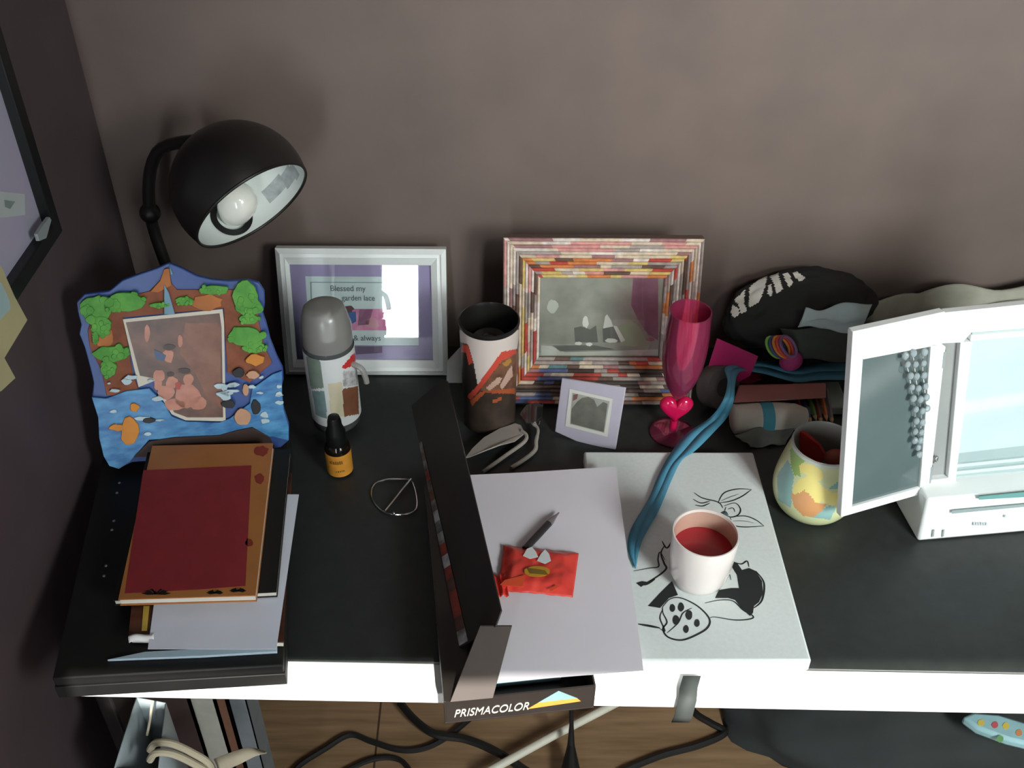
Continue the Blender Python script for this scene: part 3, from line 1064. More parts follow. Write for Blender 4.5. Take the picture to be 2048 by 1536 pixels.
# big dark crescent leaf
fill([(1462, 1122), (1476, 1128), (1484, 1140), (1498, 1136), (1512, 1142), (1524, 1162), (1526, 1186), (1518, 1204), (1508, 1212), (1506, 1226), (1500, 1232),
      (1486, 1220), (1470, 1200), (1456, 1196), (1430, 1196), (1438, 1180), (1462, 1176), (1478, 1176), (1474, 1150), (1464, 1134)])
stroke([(1462, 1122), (1482, 1128), (1494, 1122), (1498, 1134)], 0.0010)
stroke([(1512, 1142), (1528, 1166), (1524, 1200), (1508, 1216)], 0.0012)
stroke([(1410, 1206), (1440, 1200), (1466, 1202), (1486, 1220), (1506, 1232), (1500, 1238), (1470, 1240), (1430, 1234), (1420, 1236)], 0.0009)
stroke([(1448, 1150), (1458, 1148), (1462, 1160)], 0.0008, INKG)
k.build('ink_crescent', t, fix=False)
k = MB()
# seed pod
stroke([(1325, 1214), (1340, 1198), (1362, 1196), (1395, 1212), (1418, 1236), (1416, 1254), (1396, 1268), (1364, 1280), (1336, 1274), (1326, 1258), (1334, 1244), (1326, 1226), (1325, 1214)], 0.0012)
for sx_, sy_, sr_ in ((1345, 1216, 8), (1362, 1214, 9), (1352, 1240, 10), (1378, 1230, 10), (1394, 1246, 8), (1372, 1258, 8)):
    fill(blob((sx_, sy_), sr_, 12, 0.05, 0.7, 1.0, seed=sx_))
stroke([(1334, 1266), (1356, 1246), (1366, 1226), (1384, 1216)], 0.0008)
stroke([(1326, 1218), (1320, 1236), (1330, 1262), (1318, 1256)], 0.0008)
stroke([(1276, 1248), (1300, 1252), (1320, 1256)], 0.0016)
k.build('ink_pod', t, fix=False)

# ------------------------------------------------------------------ sheet, pen, wrapper
SZ = 0.0425
tag(MB().m(PAPER).grid(sheet_fn([(922, 952), (1231, 936), (1287, 1343), (985, 1366)], SZ, 0.0025, 1.7), 24, 24).build('paper_sheet', solid=0.0004, smooth=0),
    'large white sheet under the pen and the red sweet wrapper', 'paper')
PZ = SZ + 0.0065
pa, pb = D(1050, 1098, PZ), D(1118, 1025, PZ)
t = thing('pen', 'black ballpoint pen with a silver tip lying on the large white sheet', 'pen', (pa + pb) / 2)
d = (pb - pa).normalized()
MB().m(M('pen_black', (44, 40, 42), 0.35, var=0.1)).tube([pa, pa + d * 0.03, pa + (pb - pa) * 0.70], [0.0042, 0.0046, 0.0044], 14).build('barrel', t)
MB().m(M('pen_silver', (150, 146, 150), 0.3, metal=0.7)).tube([pa + (pb - pa) * 0.69, pa + (pb - pa) * 0.75, pb - d * 0.006, pb], [0.0046, 0.0043, 0.0016, 0.0007], 14).build('tip', t)
WZ = SZ + 0.012
RED = M('wrapper_red', (226, 76, 62), 0.3, rgb2=(212, 58, 54), scale=45, bump=0.5)
REDO = M('wrapper_orange', (236, 88, 52), 0.3, var=0.08)
t = thing('candy_wrapper', 'flattened red and orange sweet wrapper with a yellow oval, over the pen', 'wrapper', D(1080, 1135, WZ))


def wrap_fn(a, b):
    q = [D(u, v, WZ) for u, v in ((1007, 1082), (1158, 1098), (1146, 1186), (996, 1172))]
    p = q[0].lerp(q[1], a).lerp(q[3].lerp(q[2], a), b)
    e = min(a, 1 - a, b, 1 - b)
    return p + Vector((0, 0, -0.0075 + 0.0075 * min(1, e * 6) + 0.0016 * noise.noise(Vector((a * 9, b * 7, 1.3)))))


k = MB().m(RED).grid(wrap_fn, 40, 26)
k.m(REDO)
k.build('foil', t, solid=0.0004)
k = MB()
WH = M('wrapper_white', (216, 220, 220), 0.4, var=0.04)
k.m(WH)
flat(k, [(1046, 1112), (1054, 1098), (1064, 1094), (1072, 1104), (1076, 1114), (1060, 1118)], WZ + 0.0016)
flat(k, [(1074, 1122), (1082, 1108), (1090, 1099), (1098, 1108), (1102, 1122), (1090, 1128)], WZ + 0.0016)
k.m(M('wrapper_yellow', (190, 140, 40), 0.4, var=0.15))
flat(k, blob((1074, 1143), 26, 20, 0.03, 1, 0.42, seed=1), WZ + 0.0016)
k.m(M('wrapper_olive', (116, 92, 36), 0.4, var=0.2))
flat(k, [(1054, 1136), (1090, 1141), (1097, 1150), (1060, 1147)], WZ + 0.0022)
k.m(REDO)
flat(k, [(1010, 1160), (1050, 1150), (1046, 1174), (1000, 1170)], WZ + 0.001)
flat(k, [(1098, 1180), (1112, 1170), (1118, 1174), (1104, 1183)], WZ + 0.001)
k.build('printed_design', t)
k = MB().m(RED)
k.grid(lambda a, b: D(984 + 26 * a + 8 * b, 1152 + 44 * b - 2 * a, SZ + 0.006) + Vector((0, 0, 0.004 * math.sin(math.pi * a) * (0.5 + b * 0.3) + 0.002 * math.sin(14 * a))), 14, 8)
k.build('twisted_end', t, solid=0.0004)

# ------------------------------------------------------------------ white mug on the canvas
rc = D(1412, 1064, 0.10)
mb_ = Vector((rc.x, rc.y, DESK + CZ + 0.001))
t = thing('mug', 'white mug with red inside standing on the ink drawing', 'mug', mb_)
MT = Matrix.Translation(mb_)
MUGW = M('mug_white', (236, 226, 220), 0.15, var=0.02, coat=0.4)
MB().m(MUGW).lathe([(0.0, 0.0), (0.027, 0), (0.031, 0.003), (0.0350, 0.015), (0.0375, 0.04), (0.0385, 0.076), (0.0380, 0.0785), (0.0365, 0.0785), (0.0357, 0.074)], MT, n=56, caps=(True, False)).build('cup', t, smooth=50)
MB().m(M('mug_inside', (206, 168, 150), 0.25, var=0.04)).lathe([(0.0357, 0.075), (0.0352, 0.04), (0.033, 0.016), (0.028, 0.008), (0.0, 0.007)], MT, n=56, caps=(False, False)).build('inner_wall', t, smooth=50)['label'] = 'peach coloured inside of the mug'
MB().m(M('red_drink', (178, 44, 56), 0.12, var=0.08, scale=14)).lathe([(0.0353, 0.050), (0.012, 0.0502), (0.0, 0.0502)], MT, n=56, caps=(False, False)).build('drink', t, smooth=50)['label'] = 'red drink'
hx = Vector((math.cos(math.radians(55)), math.sin(math.radians(55)), 0))
MB().m(M('mug_handle_dark', (66, 84, 88), 0.2, var=0.1)).tube(smooth_path([mb_ + hx * 0.037 + Vector((0, 0, 0.066)), mb_ + hx * 0.054 + Vector((0, 0, 0.062)), mb_ + hx * 0.058 + Vector((0, 0, 0.045)), mb_ + hx * 0.05 + Vector((0, 0, 0.026)), mb_ + hx * 0.036 + Vector((0, 0, 0.02))]), 0.0045, 10).build('handle', t)

# ------------------------------------------------------------------ patterned mug
rc = D(1652, 888, 0.108)
mb_ = Vector((rc.x, rc.y, DESK + 0.001))
t = thing('mug', 'bulbous pale green and yellow painted mug beside the white framed device', 'mug', mb_)
MT = Matrix.Translation(mb_)
pm = [M('mug_pale', (214, 218, 168), 0.25, var=0.05, coat=0.3), M('mug_yellow', (240, 222, 136), 0.25, var=0.03, coat=0.3), M('mug_teal', (150, 190, 184), 0.25, var=0.04, coat=0.3),
      M('mug_green', (160, 186, 110), 0.25, var=0.06, coat=0.3), M('mug_peach', (222, 160, 108), 0.25, var=0.05, coat=0.3), M('mug_outline', (170, 150, 84), 0.4, coat=0.3),
      M('mug_rim', (206, 210, 196), 0.25, coat=0.3)]
k = MB()
for mm in pm:
    k.m(mm)
areas = [(1, [(1598, 932), (1604, 927), (1624, 929), (1644, 942), (1648, 954), (1640, 962), (1622, 956), (1600, 944)]),
         (1, [(1586, 976), (1596, 962), (1612, 953), (1632, 958), (1648, 976), (1662, 984), (1682, 984), (1682, 1004), (1664, 1012), (1644, 1004), (1632, 1006), (1618, 988), (1608, 980), (1598, 986), (1588, 990)]),
         (4, [(1580, 982), (1588, 990), (1598, 986), (1608, 980), (1618, 988), (1632, 1006), (1654, 1006), (1648, 1018), (1628, 1034), (1606, 1032), (1588, 1014)]),
         (2, [(1575, 920), (1583, 935), (1588, 955), (1584, 980), (1582, 1016), (1556, 1000), (1554, 950)]),
         (2, [(1624, 1034), (1646, 1018), (1662, 1010), (1672, 1016), (1660, 1040)]), (2, [(1656, 978), (1684, 956), (1690, 980)]),
         (3, [(1580, 900), (1592, 885), (1612, 922), (1598, 932), (1602, 954), (1588, 950), (1582, 930)])]


def mpaint(c, i, j):
    if i >= 58:
        return 6
    u, v = project(c)
    for kk, pl in areas:
        if inside(u, v, pl):
            return kk
    return 0


pts = [(0.034, 0), (0.042, 0.004), (0.0495, 0.016), (0.0535, 0.034), (0.0525, 0.054), (0.048, 0.078), (0.0435, 0.098), (0.042, 0.108)]
prof = [(v.x, v.z) for v in smooth_path([Vector((r, 0, z)) for r, z in pts], 9)]
k.lathe(prof, MT, n=200, caps=(True, False), paint=mpaint)
k.build('cup', t, smooth=60, fix=False)['label'] = 'glazed body painted with yellow petals and teal and peach patches'
MB().m(M('mug_inner_grey', (176, 178, 170), 0.3, var=0.04)).lathe([(0.042, 0.108), (0.041, 0.110), (0.0395, 0.108), (0.041, 0.09), (0.047, 0.06), (0.049, 0.035), (0.044, 0.014), (0.02, 0.008), (0, 0.008)], MT, n=56, caps=(False, False)).build('inner_wall', t, smooth=50)
hx = Vector((math.cos(math.radians(15)), math.sin(math.radians(15)), 0))
MB().m(pm[0]).tube(smooth_path([mb_ + hx * 0.044 + Vector((0, 0, 0.09)), mb_ + hx * 0.064 + Vector((0, 0, 0.086)), mb_ + hx * 0.07 + Vector((0, 0, 0.06)), mb_ + hx * 0.052 + Vector((0, 0, 0.03))]), 0.005, 10).build('handle', t)
REDI = M('red_card', (206, 60, 54), 0.45, var=0.08)
q0 = [D(1598, 862, 0.100), D(1612, 870, 0.098), D(1638, 892, 0.085), D(1652, 915, 0.075), D(1640, 928, 0.06), D(1600, 905, 0.06)]
k = MB().m(REDI).prism(q0, Vector((0.002, 0.004, 0.001)))
tag(k.build('sweet_packet', bevel=0.0004), 'red packet tucked inside the painted yellow and green mug', 'packet')
k = MB().m(M('red_brown_ball', (170, 84, 70), 0.5, var=0.12))
k.ball(D(1672, 916, 0.078), 0.014, squash=(1.1, 0.9, 0.8))
tag(k.build('wrapped_sweet'), 'round reddish sweet inside the painted yellow and green mug', 'sweet')

# ------------------------------------------------------------------ can
bp = D(979, 838)
bp.y -= 0.0
t = thing('tumbler', 'tall open black-rimmed cup with white and orange print between the two large frames', 'cup', bp)
MT = Matrix.Translation(bp)
cm = [M('can_dark', (52, 44, 40), 0.35, rgb2=(76, 62, 52), scale=40), M('can_white', (206, 192, 184), 0.35, var=0.03), M('can_red', (196, 74, 58), 0.35, var=0.08), M('can_brown', (134, 92, 66), 0.35, rgb2=(88, 62, 50), scale=60),
      M('can_gold', (172, 124, 58), 0.35, var=0.1), M('can_pale', (190, 156, 140), 0.35, var=0.06), M('can_black', (44, 38, 36), 0.35, var=0.1), M('can_orange', (170, 84, 52), 0.35, var=0.12)]
k = MB()
for mm in cm:
    k.m(mm)
areas = [(2, [(1003, 704), (1032, 698), (1034, 706), (1004, 722), (958, 782), (940, 800), (934, 792), (952, 774)]),
         (2, [(924, 690), (936, 690), (946, 724), (938, 730), (932, 706), (922, 704)]),
         (1, [(918, 660), (1040, 660), (1034, 698), (1003, 704), (955, 770), (948, 730), (936, 688), (920, 684)]),
         (5, [(972, 776), (996, 754), (1004, 756), (1000, 766), (978, 782)]), (4, [(1004, 728), (1020, 716), (1024, 724), (1012, 734)]),
         (5, [(1014, 744), (1024, 730), (1026, 752), (1016, 764), (1004, 780), (1000, 772)]), (7, [(985, 800), (1004, 794), (1002, 802), (986, 806)]), (7, [(940, 802), (960, 784), (1030, 776), (1030, 788), (970, 786), (944, 812)]),
         (3, [(960, 780), (1004, 722), (1036, 704), (1034, 784), (980, 786)]), (6, [(918, 704), (934, 706), (946, 735), (954, 772), (936, 796), (926, 800)])]


def cpaint(c, i, j):
    u, v = project(c)
    for kk, pl in areas:
        if inside(u, v, pl):
            return kk
    return 0


k.lathe([(0.036, 0.0)] + [(0.0368 + 0.0035 * i / 80, 0.002 + 0.170 * i / 80) for i in range(81)], MT, n=200, caps=(True, False), paint=cpaint)
k.build('sleeve', t, smooth=60, fix=False)['label'] = 'printed sleeve with white panel, red stripe and dark base'
MB().m(M('cup_black_inside', (28, 26, 25), 0.35, var=0.1)).lathe([(0.0403, 0.170), (0.0415, 0.172), (0.0415, 0.176), (0.0395, 0.177), (0.038, 0.172), (0.037, 0.12), (0.035, 0.06), (0, 0.06)], MT, n=56, caps=(False, False)).build('inner_wall', t, smooth=50)
MB().m(M('lid_dark_grey', (40, 38, 38), 0.18, var=0.1)).lathe([(0.024, 0.130), (0.026, 0.140), (0.023, 0.146), (0.015, 0.142), (0.006, 0.150), (0.0, 0.150)], MT, n=40, caps=(False, False)).build('inner_bowl', t, smooth=50)
# pale card added for the light grey gap beside it
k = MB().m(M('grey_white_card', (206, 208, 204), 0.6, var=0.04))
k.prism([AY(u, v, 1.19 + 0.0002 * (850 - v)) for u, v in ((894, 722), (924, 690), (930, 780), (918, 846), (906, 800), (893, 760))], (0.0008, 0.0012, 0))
tag(k.build('gap_card'), 'small pale card added for the bright gap between the white frame and the printed cup', 'card')

# ------------------------------------------------------------------ champagne flute
bp = D(1344, 866)
top = D(1382, 622, 0.213)
t = thing('champagne_flute', 'translucent pink plastic champagne flute with a heart-shaped stem', 'glass', bp)
ax = Vector((top.x - bp.x, top.y - bp.y, 0.213)).normalized()
QT = ax.to_track_quat('Z', 'Y').to_matrix().to_4x4()
QT.translation = bp
PINK = thin('pink_acrylic', (252, 186, 210), 0.06, body=(246, 96, 150), fac=0.28)
PINKS = M('pink_acrylic_solid', (214, 24, 84), 0.12, trans=0.25, ior=1.4, coat=0.3)
k = MB().m(PINK).lathe([(0.0315, 0.0), (0.0320, 0.002), (0.0300, 0.004), (0.014, 0.006), (0.006, 0.010)], QT, n=48)
k.build('foot', t, smooth=40)
k = MB().m(PINKS)
hs = []
for i in range(40):
    a = 2 * math.pi * i / 40
    hx_ = 16 * math.sin(a) ** 3
    hy_ = 13 * math.cos(a) - 5 * math.cos(2 * a) - 2 * math.cos(3 * a) - math.cos(4 * a)
    hs.append((hx_ / 16 * 0.0235, hy_ / 16 * 0.0255))
hc = 0.048
xr = Vector((1, 0, 0))
fr = [QT @ Vector((0, 0, 0))]
loops = []
for off, s in ((-0.008, 0.55), (-0.006, 0.85), (-0.002, 1.0), (0.002, 1.0), (0.006, 0.85), (0.008, 0.55)):
    loops.append([k.bm.verts.new(QT.translation + xr * x * s + ax * (hc + y * s) + ax.cross(xr) * off) for x, y in hs])
for A, B in zip(loops, loops[1:]):
    for i in range(40):
        k.face([A[i], A[(i + 1) % 40], B[(i + 1) % 40], B[i]])
k.face(loops[0])
k.face(loops[-1][::-1])
k.build('heart_stem', t, smooth=60)['label'] = 'solid bright pink heart in the stem'
MB().m(PINKS).tube([QT @ Vector((0, 0, 0.005)), QT @ Vector((0, 0, 0.026))], 0.0055, 12).build('stem', t)
k = MB().m(PINK)
ob = [(0.004, 0.066), (0.010, 0.074), (0.020, 0.094), (0.0270, 0.120), (0.0295, 0.150), (0.0293, 0.180), (0.0275, 0.213)]
po = [(v.x, v.z) for v in smooth_path([Vector((r, 0, z)) for r, z in ob], 5)]
pi_ = [(max(r - 0.0016, 0.0005), z + (0.003 if z < 0.08 else 0)) for r, z in po][::-1]
k.lathe(po + pi_, QT, n=48, caps=(True, True))
k.build('bowl', t, smooth=50)

# ------------------------------------------------------------------ rolled magazine paper frame
PM = Plane(Vector((0, 1.168, DESK)), 0, math.radians(16))
OUT = PM.rect((997, 474), (1406, 467), (1378, 800), (1014, 796))
OUT = (OUT[0], OUT[1], 0.0, OUT[3])
INN = PM.rect((1077, 558), (1326, 550), (1320, 712), (1080, 712))
t = thing('framed_photo', 'large frame made of rolled coloured magazine paper, leaning on the wall behind the pink flute', 'picture frame', PM.w((OUT[0] + OUT[1]) / 2, 0))
pal = [M('roll_' + nm, c, 0.45, var=0.22, scale=120) for nm, c in (('cream', (204, 186, 164)), ('grey', (158, 146, 140)), ('pale', (212, 200, 190)), ('red', (176, 70, 60)), ('orange', (198, 122, 72)), ('yellow', (200, 176, 110)),
       ('brown', (98, 76, 66)), ('blue', (88, 100, 140)), ('pink', (198, 142, 136)), ('teal', (96, 130, 134)), ('dark', (64, 54, 50)), ('rose', (150, 110, 110)))]
rnd = random.Random(11)
outer_w = [0, 0, 2, 2, 8, 8, 2, 0, 1, 2, 8, 11, 0]
inner_w = [3, 4, 5, 0, 8, 1, 5, 4, 3, 11, 8, 6, 2, 0]
side_w = [1, 2, 11, 0, 3, 1, 6, 2, 4, 0]
low_w = [1, 6, 0, 11, 1, 6, 10, 1, 4, 3, 7, 9, 0]
NR = 12
for kk, nm in enumerate(('bottom', 'right', 'top', 'left')):
    k = MB()
    for r in range(NR):
        f0, f1 = r / NR, (r + 1) / NR

        def lerp_rect(f):
            return tuple(OUT[i] + (INN[i] - OUT[i]) * f for i in range(4))
        ra, rb = lerp_rect(f0), lerp_rect(f1)
        ca = [(ra[0], ra[2]), (ra[1], ra[2]), (ra[1], ra[3]), (ra[0], ra[3])]
        cb = [(rb[0], rb[2]), (rb[1], rb[2]), (rb[1], rb[3]), (rb[0], rb[3])]
        a, b, c, d = Vector(ca[kk]), Vector(ca[(kk + 1) % 4]), Vector(cb[(kk + 1) % 4]), Vector(cb[kk])
        cuts = [0.0]
        while cuts[-1] < 1:
            cuts.append(min(1, cuts[-1] + rnd.uniform(0.05, 0.22) * (1.5 if kk in (1, 3) else 1.0)))
        pool = (low_w, side_w, outer_w if r < 5 else inner_w, inner_w if r in (0, 6, 8) else side_w)[kk]
        hh = 0.004 + 0.012 * (1 - f0)
        for s0, s1 in zip(cuts, cuts[1:]):
            k.m(pal[rnd.choice(pool)])
            rows = []
            for j in range(5):
                g = j / 4
                z = hh + 0.0028 * math.sin(math.pi * g)
                rows.append((a.lerp(d, g), b.lerp(c, g), z))
            for (p0, p1, z0), (q0_, q1_, z1) in zip(rows, rows[1:]):
                k.poly([PM.w(*p0.lerp(p1, s0), z0), PM.w(*p0.lerp(p1, s1), z0), PM.w(*q0_.lerp(q1_, s1), z1), PM.w(*q0_.lerp(q1_, s0), z1)])
    k.m(pal[6])
    frame_side(k, PM, OUT, INN, kk, -0.004, 0.0162, 0.0042)
    k.build('frame_side', t, fix=False)
k = MB().m(M('photo_grey_green', (122, 119, 106), 0.35, rgb2=(152, 146, 134), scale=28))
k.prism([PM.w(INN[0] - .002, INN[2] - .002, 0.0), PM.w(INN[1] + .002, INN[2] - .002, 0), PM.w(INN[1] + .002, INN[3] + .002, 0), PM.w(INN[0] - .002, INN[3] + .002, 0)], PM.n * 0.0012)


def mp(mat, pts, o=0.0013):
    k.m(mat).prism([PM.px(u, v, o) for u, v in pts], PM.n * 0.0002)


mp(M('photo_plum', (112, 72, 88), 0.35, rgb2=(134, 96, 110), scale=30), [(1266, 556), (1316, 556), (1316, 680), (1296, 668), (1276, 640), (1262, 610)])
mp(M('photo_green', (136, 146, 116), 0.35, var=0.1), [(1236, 655), (1262, 640), (1280, 655), (1300, 696), (1240, 690)])
mp(M('photo_dark', (94, 92, 84), 0.35, var=0.1), [(1148, 655), (1162, 652), (1180, 658), (1192, 650), (1196, 684), (1150, 684)])
mp(MATS['photo_dark'], [(1205, 655), (1226, 652), (1242, 684), (1206, 684)])
mp(MATS['photo_dark'], [(1105, 690), (1190, 690), (1230, 698), (1120, 702)])
lt = M('photo_light', (200, 194, 184), 0.35, var=0.1)
mp(lt, blob((1171, 643), 8, sx=.8, sy=1.5, seed=1), 0.0016)
mp(lt, [(1210, 632), (1214, 628), (1222, 640), (1226, 652), (1206, 656)], 0.0016)
mp(lt, [(1226, 650), (1234, 652), (1250, 680), (1242, 684)], 0.0016)
mp(lt, blob((1157, 686), 5, sx=1.4, sy=.7, seed=3), 0.0016)
mp(lt, blob((1178, 688), 5, sx=1.4, sy=.7, seed=4), 0.0016)
mp(lt, blob((1222, 680), 9, sx=1.4, sy=.5, seed=5), 0.0016)
mp(M('photo_haze', (176, 172, 160), 0.35, var=0.1), blob((1105, 612), 11, sx=1, sy=1.2, seed=6))
mp(MATS['photo_haze'], [(1082, 690), (1104, 692), (1130, 704), (1316, 698), (1316, 710), (1082, 710)])
mp(M('photo_rose', (150, 88, 100), 0.35), blob((1300, 678), 8, sx=1.2, sy=.5, seed=7), 0.0016)
k.build('photo_print', t)
MB().m(GLASS).prism([PM.w(INN[0] - .001, INN[2] - .001, 0.0028), PM.w(INN[1] + .001, INN[2] - .001, 0.0028), PM.w(INN[1] + .001, INN[3] + .001, 0.0028), PM.w(INN[0] - .001, INN[3] + .001, 0.0028)], PM.n * 0.001).build('glass', t, smooth=0)

# ------------------------------------------------------------------ small instant photo frame
PI = Plane(D(1112, 868), yaw=math.radians(-20), lean=math.radians(24))
t = thing('framed_photo', 'small pale lilac frame with a square grey photo, in front of the magazine paper frame', 'photo frame', D(1180, 885))
LIL = M('lilac_frame', (178, 172, 186), 0.4, var=0.03)
k = MB().m(LIL).prism([PI.px(u, v) for u, v in ((1125, 755), (1253, 774), (1232, 898), (1165, 886), (1111, 862))], PI.n * 0.004)
k.build('frame', t, bevel=0.001)
k = MB().m(M('print_white', (206, 204, 196), 0.4)).prism([PI.px(u, v, 0.0042) for u, v in ((1141, 776), (1227, 796), (1216, 872), (1132, 850))], PI.n * 0.0006)
k.m(M('instant_light', (160, 160, 152), 0.35, var=0.1)).prism([PI.px(u, v, 0.005) for u, v in ((1147, 784), (1221, 801), (1210, 864), (1142, 846))], PI.n * 0.0002)
k.m(M('instant_dark', (92, 92, 84), 0.35, rgb2=(112, 112, 102), scale=70)).prism([PI.px(u, v, 0.0053) for u, v in ((1145, 816), (1156, 802), (1166, 794), (1178, 792), (1190, 798), (1196, 812), (1208, 802), (1217, 806), (1209, 862), (1144, 845))], PI.n * 0.0002)
k.m(M('instant_red', (120, 82, 78), 0.35)).prism([PI.px(u, v, 0.0056) for u, v in ((1149, 788), (1158, 786), (1156, 796), (1148, 800))], PI.n * 0.0002)
k.build('photo_print', t)
MB().m(LIL).hexa([PI.px(1170, 790, -0.001), PI.px(1200, 795, -0.001), PI.px(1200, 800, -0.001), PI.px(1170, 795, -0.001)],
                 [PI.px(1160, 872, -0.04), PI.px(1190, 878, -0.04), PI.px(1190, 880, -0.038), PI.px(1160, 874, -0.038)]).build('easel_back', t)

# ------------------------------------------------------------------ sunglasses
t = thing('sunglasses', 'dark sunglasses with pale grey arms lying in front of the printed cup', 'glasses', D(1010, 890))
GA = M('glasses_pale', (156, 148, 140), 0.3, var=0.06)
k = MB().m(GA)
lens_o = [(930, 918), (945, 898), (968, 876), (1000, 858), (1030, 848), (1042, 852), (1050, 868), (1030, 884), (1000, 892), (968, 904), (940, 915)]
k.prism([D(u, v, 0.012 + 0.004 * math.sin(i)) for i, (u, v) in enumerate(lens_o)], (0, 0, 0.002))
k.build('lens_rim', t, bevel=0.0006)
k = MB().m(GA).tube(smooth_path([D(u, v, h) for u, v, h in ((1043, 862, .013), (1053, 872, .012), (1046, 886, .01), (1010, 912, .006), (966, 944, .003))]), 0.0028, 8)
k.build('side_arm', t)
k = MB().m(GA).tube(smooth_path([D(u, v, h) for u, v, h in ((1056, 834, .015), (1068, 848, .014), (1076, 860, .012), (1072, 882, .01), (1070, 900, .007), (1050, 918, .004), (1022, 936, .003))]), [0.0034] * 8 + [0.0024] * 8 + [0.003] * 21, 8)
k.build('side_arm', t)
k = MB().m(M('dark_lens', (38, 36, 38), 0.12, coat=0.5))
k.prism([D(u, v, 0.02) for u, v in ((1038, 830), (1052, 812), (1072, 806), (1086, 812), (1084, 836), (1072, 846), (1052, 848))], (0, 0, 0.002))
k.build('lens', t, bevel=0.0008)
k = MB().m(CHROME).tube([D(1086, 805, 0.022), D(1083, 826, 0.02), D(1078, 850, 0.014)], 0.0009, 6)
k.build('wire_bridge', t)

# ------------------------------------------------------------------ zebra pouch and cloth behind
cz = AY(1598, 620, 1.245)
k = MB()
ZB = M('zebra_black', (26, 26, 25), 0.85, var=0.15, bump=0.3)
ZW = M('zebra_white', (208, 206, 196), 0.85, var=0.04, bump=0.2)
k.m(ZB).m(ZW)
zeb = [[(1466, 610), (1476, 616), (1480, 628), (1468, 636), (1461, 624)], [(1468, 600), (1490, 580), (1488, 606), (1495, 622), (1482, 628), (1476, 608)],
       [(1499, 574), (1516, 560), (1534, 552), (1530, 574), (1518, 604), (1498, 616)], [(1540, 552), (1556, 546), (1562, 566), (1566, 578), (1554, 588), (1548, 568)],
       [(1536, 572), (1542, 568), (1545, 588), (1540, 594), (1535, 586)], [(1566, 548), (1576, 544), (1586, 566), (1578, 574), (1570, 560)], [(1584, 546), (1594, 543), (1612, 556), (1600, 564), (1592, 556)]]
pn = Vector((0.05, -0.72, 0.69)).normalized()
px_ = Vector((1, 0.03, 0.22))
px_ = (px_ - pn * px_.dot(pn)).normalized()
py_ = pn.cross(px_)
nu, nv = 220, 120
verts = []
for i in range(nv + 1):
    a = math.pi * (0.004 + 0.992 * i / nv)
    row = []
    for j in range(nu):
        b = 2 * math.pi * j / nu
        dirv = Vector((math.sin(a) * math.cos(b), math.sin(a) * math.sin(b), math.cos(a)))
        rr = 1 + 0.13 * noise.noise(dirv * 1.6 + Vector((3, 1, 2))) + 0.05 * noise.noise(dirv * 5)
        p = cz + px_ * (dirv.x * 0.112 * rr) + py_ * (dirv.y * 0.060 * rr) + pn * (dirv.z * 0.034 * rr)
        p.z = max(p.z, DESK + 0.001)
        p.y = min(p.y, WY - 0.004)
        row.append(k.bm.verts.new(p))
    verts.append(row)
for i in range(nv):
    for j in range(nu):
        f = k.bm.faces.new([verts[i][j], verts[i + 1][j], verts[i + 1][(j + 1) % nu], verts[i][(j + 1) % nu]])
        c = f.calc_center_median()
        u, v = project(c)
        f.material_index = 1 if (c - cz).dot(pn) > 0 and any(inside(u, v, z) for z in zeb) else 0
k.m(ZB)
k.face(verts[0])
k.face(verts[-1][::-1])
tag(k.build('fabric_pouch', smooth=80), 'black fabric pouch with white zebra stripes against the wall', 'pouch')


def cloth(name, mat, pts_px, h, amp, label, cat, nu=24, nv=16, seed=0, drop=0.0, solid=0.0015):
    k = MB().m(mat)
    tl, tr, br, bl = [D(u, v, hh) for (u, v), hh in zip(pts_px, h)]

    def fn(a, b):
        p = tl.lerp(tr, a).lerp(bl.lerp(br, a), b)
        p = p + Vector((0, 0, amp * noise.noise(Vector((a * 3 + seed, b * 3, seed))) + 0.4 * amp * math.sin(9 * a + 4 * b + seed)))
        p.z = max(p.z, DESK + 0.0015)
        return p
    k.grid(fn, nu, nv)
    return tag(k.build(name, solid=solid, smooth=80), label, cat)


cloth('tissue', M('grey_tissue', (150, 164, 164), 0.8, var=0.08, scale=40, bump=0.3), ((1612, 618), (1745, 605), (1720, 668), (1596, 652)), (0.150, 0.150, 0.122, 0.122), 0.008, 'crumpled pale grey tissue beside the black zebra-striped pouch', 'tissue', seed=2)
cloth('cloth', M('dull_cloth', (152, 150, 136), 0.85, var=0.12, scale=30, bump=0.3), ((1738, 594), (2140, 560), (2140, 660), (1730, 650)), (0.12, 0.14, 0.08, 0.08), 0.02, 'dull beige-grey cloth heaped behind the white framed device', 'cloth', seed=5)
cloth('cloth', M('dark_grey_cloth', (64, 70, 66), 0.85, var=0.12, scale=30, bump=0.3), ((1560, 660), (1740, 640), (1735, 726), (1580, 716)), (0.112, 0.115, 0.07, 0.07), 0.006, 'dark grey cloth between the pouch and the blue ribbon', 'cloth', seed=8)
tag(MB().m(M('magenta_card', (186, 34, 104), 0.55, var=0.08)).prism([D(u, v, h) for u, v, h in ((1434, 678, .105), (1516, 714, .085), (1500, 752, .045), (1475, 765, .035), (1416, 735, .06))], (0, 0, 0.0015)).build('gift_bag'),
    'flat magenta paper bag leaning beside the pink flute', 'paper bag')
tag(MB().m(M('crimson_cloth', (150, 36, 70), 0.7, var=0.1)).prism([D(u, v, 0.012) for u, v in ((1474, 742), (1520, 744), (1522, 762), (1500, 770), (1474, 768))], (0, 0, 0.004)).build('folded_cloth', bevel=0.001),
    'small folded crimson cloth under the blue ribbon', 'cloth')
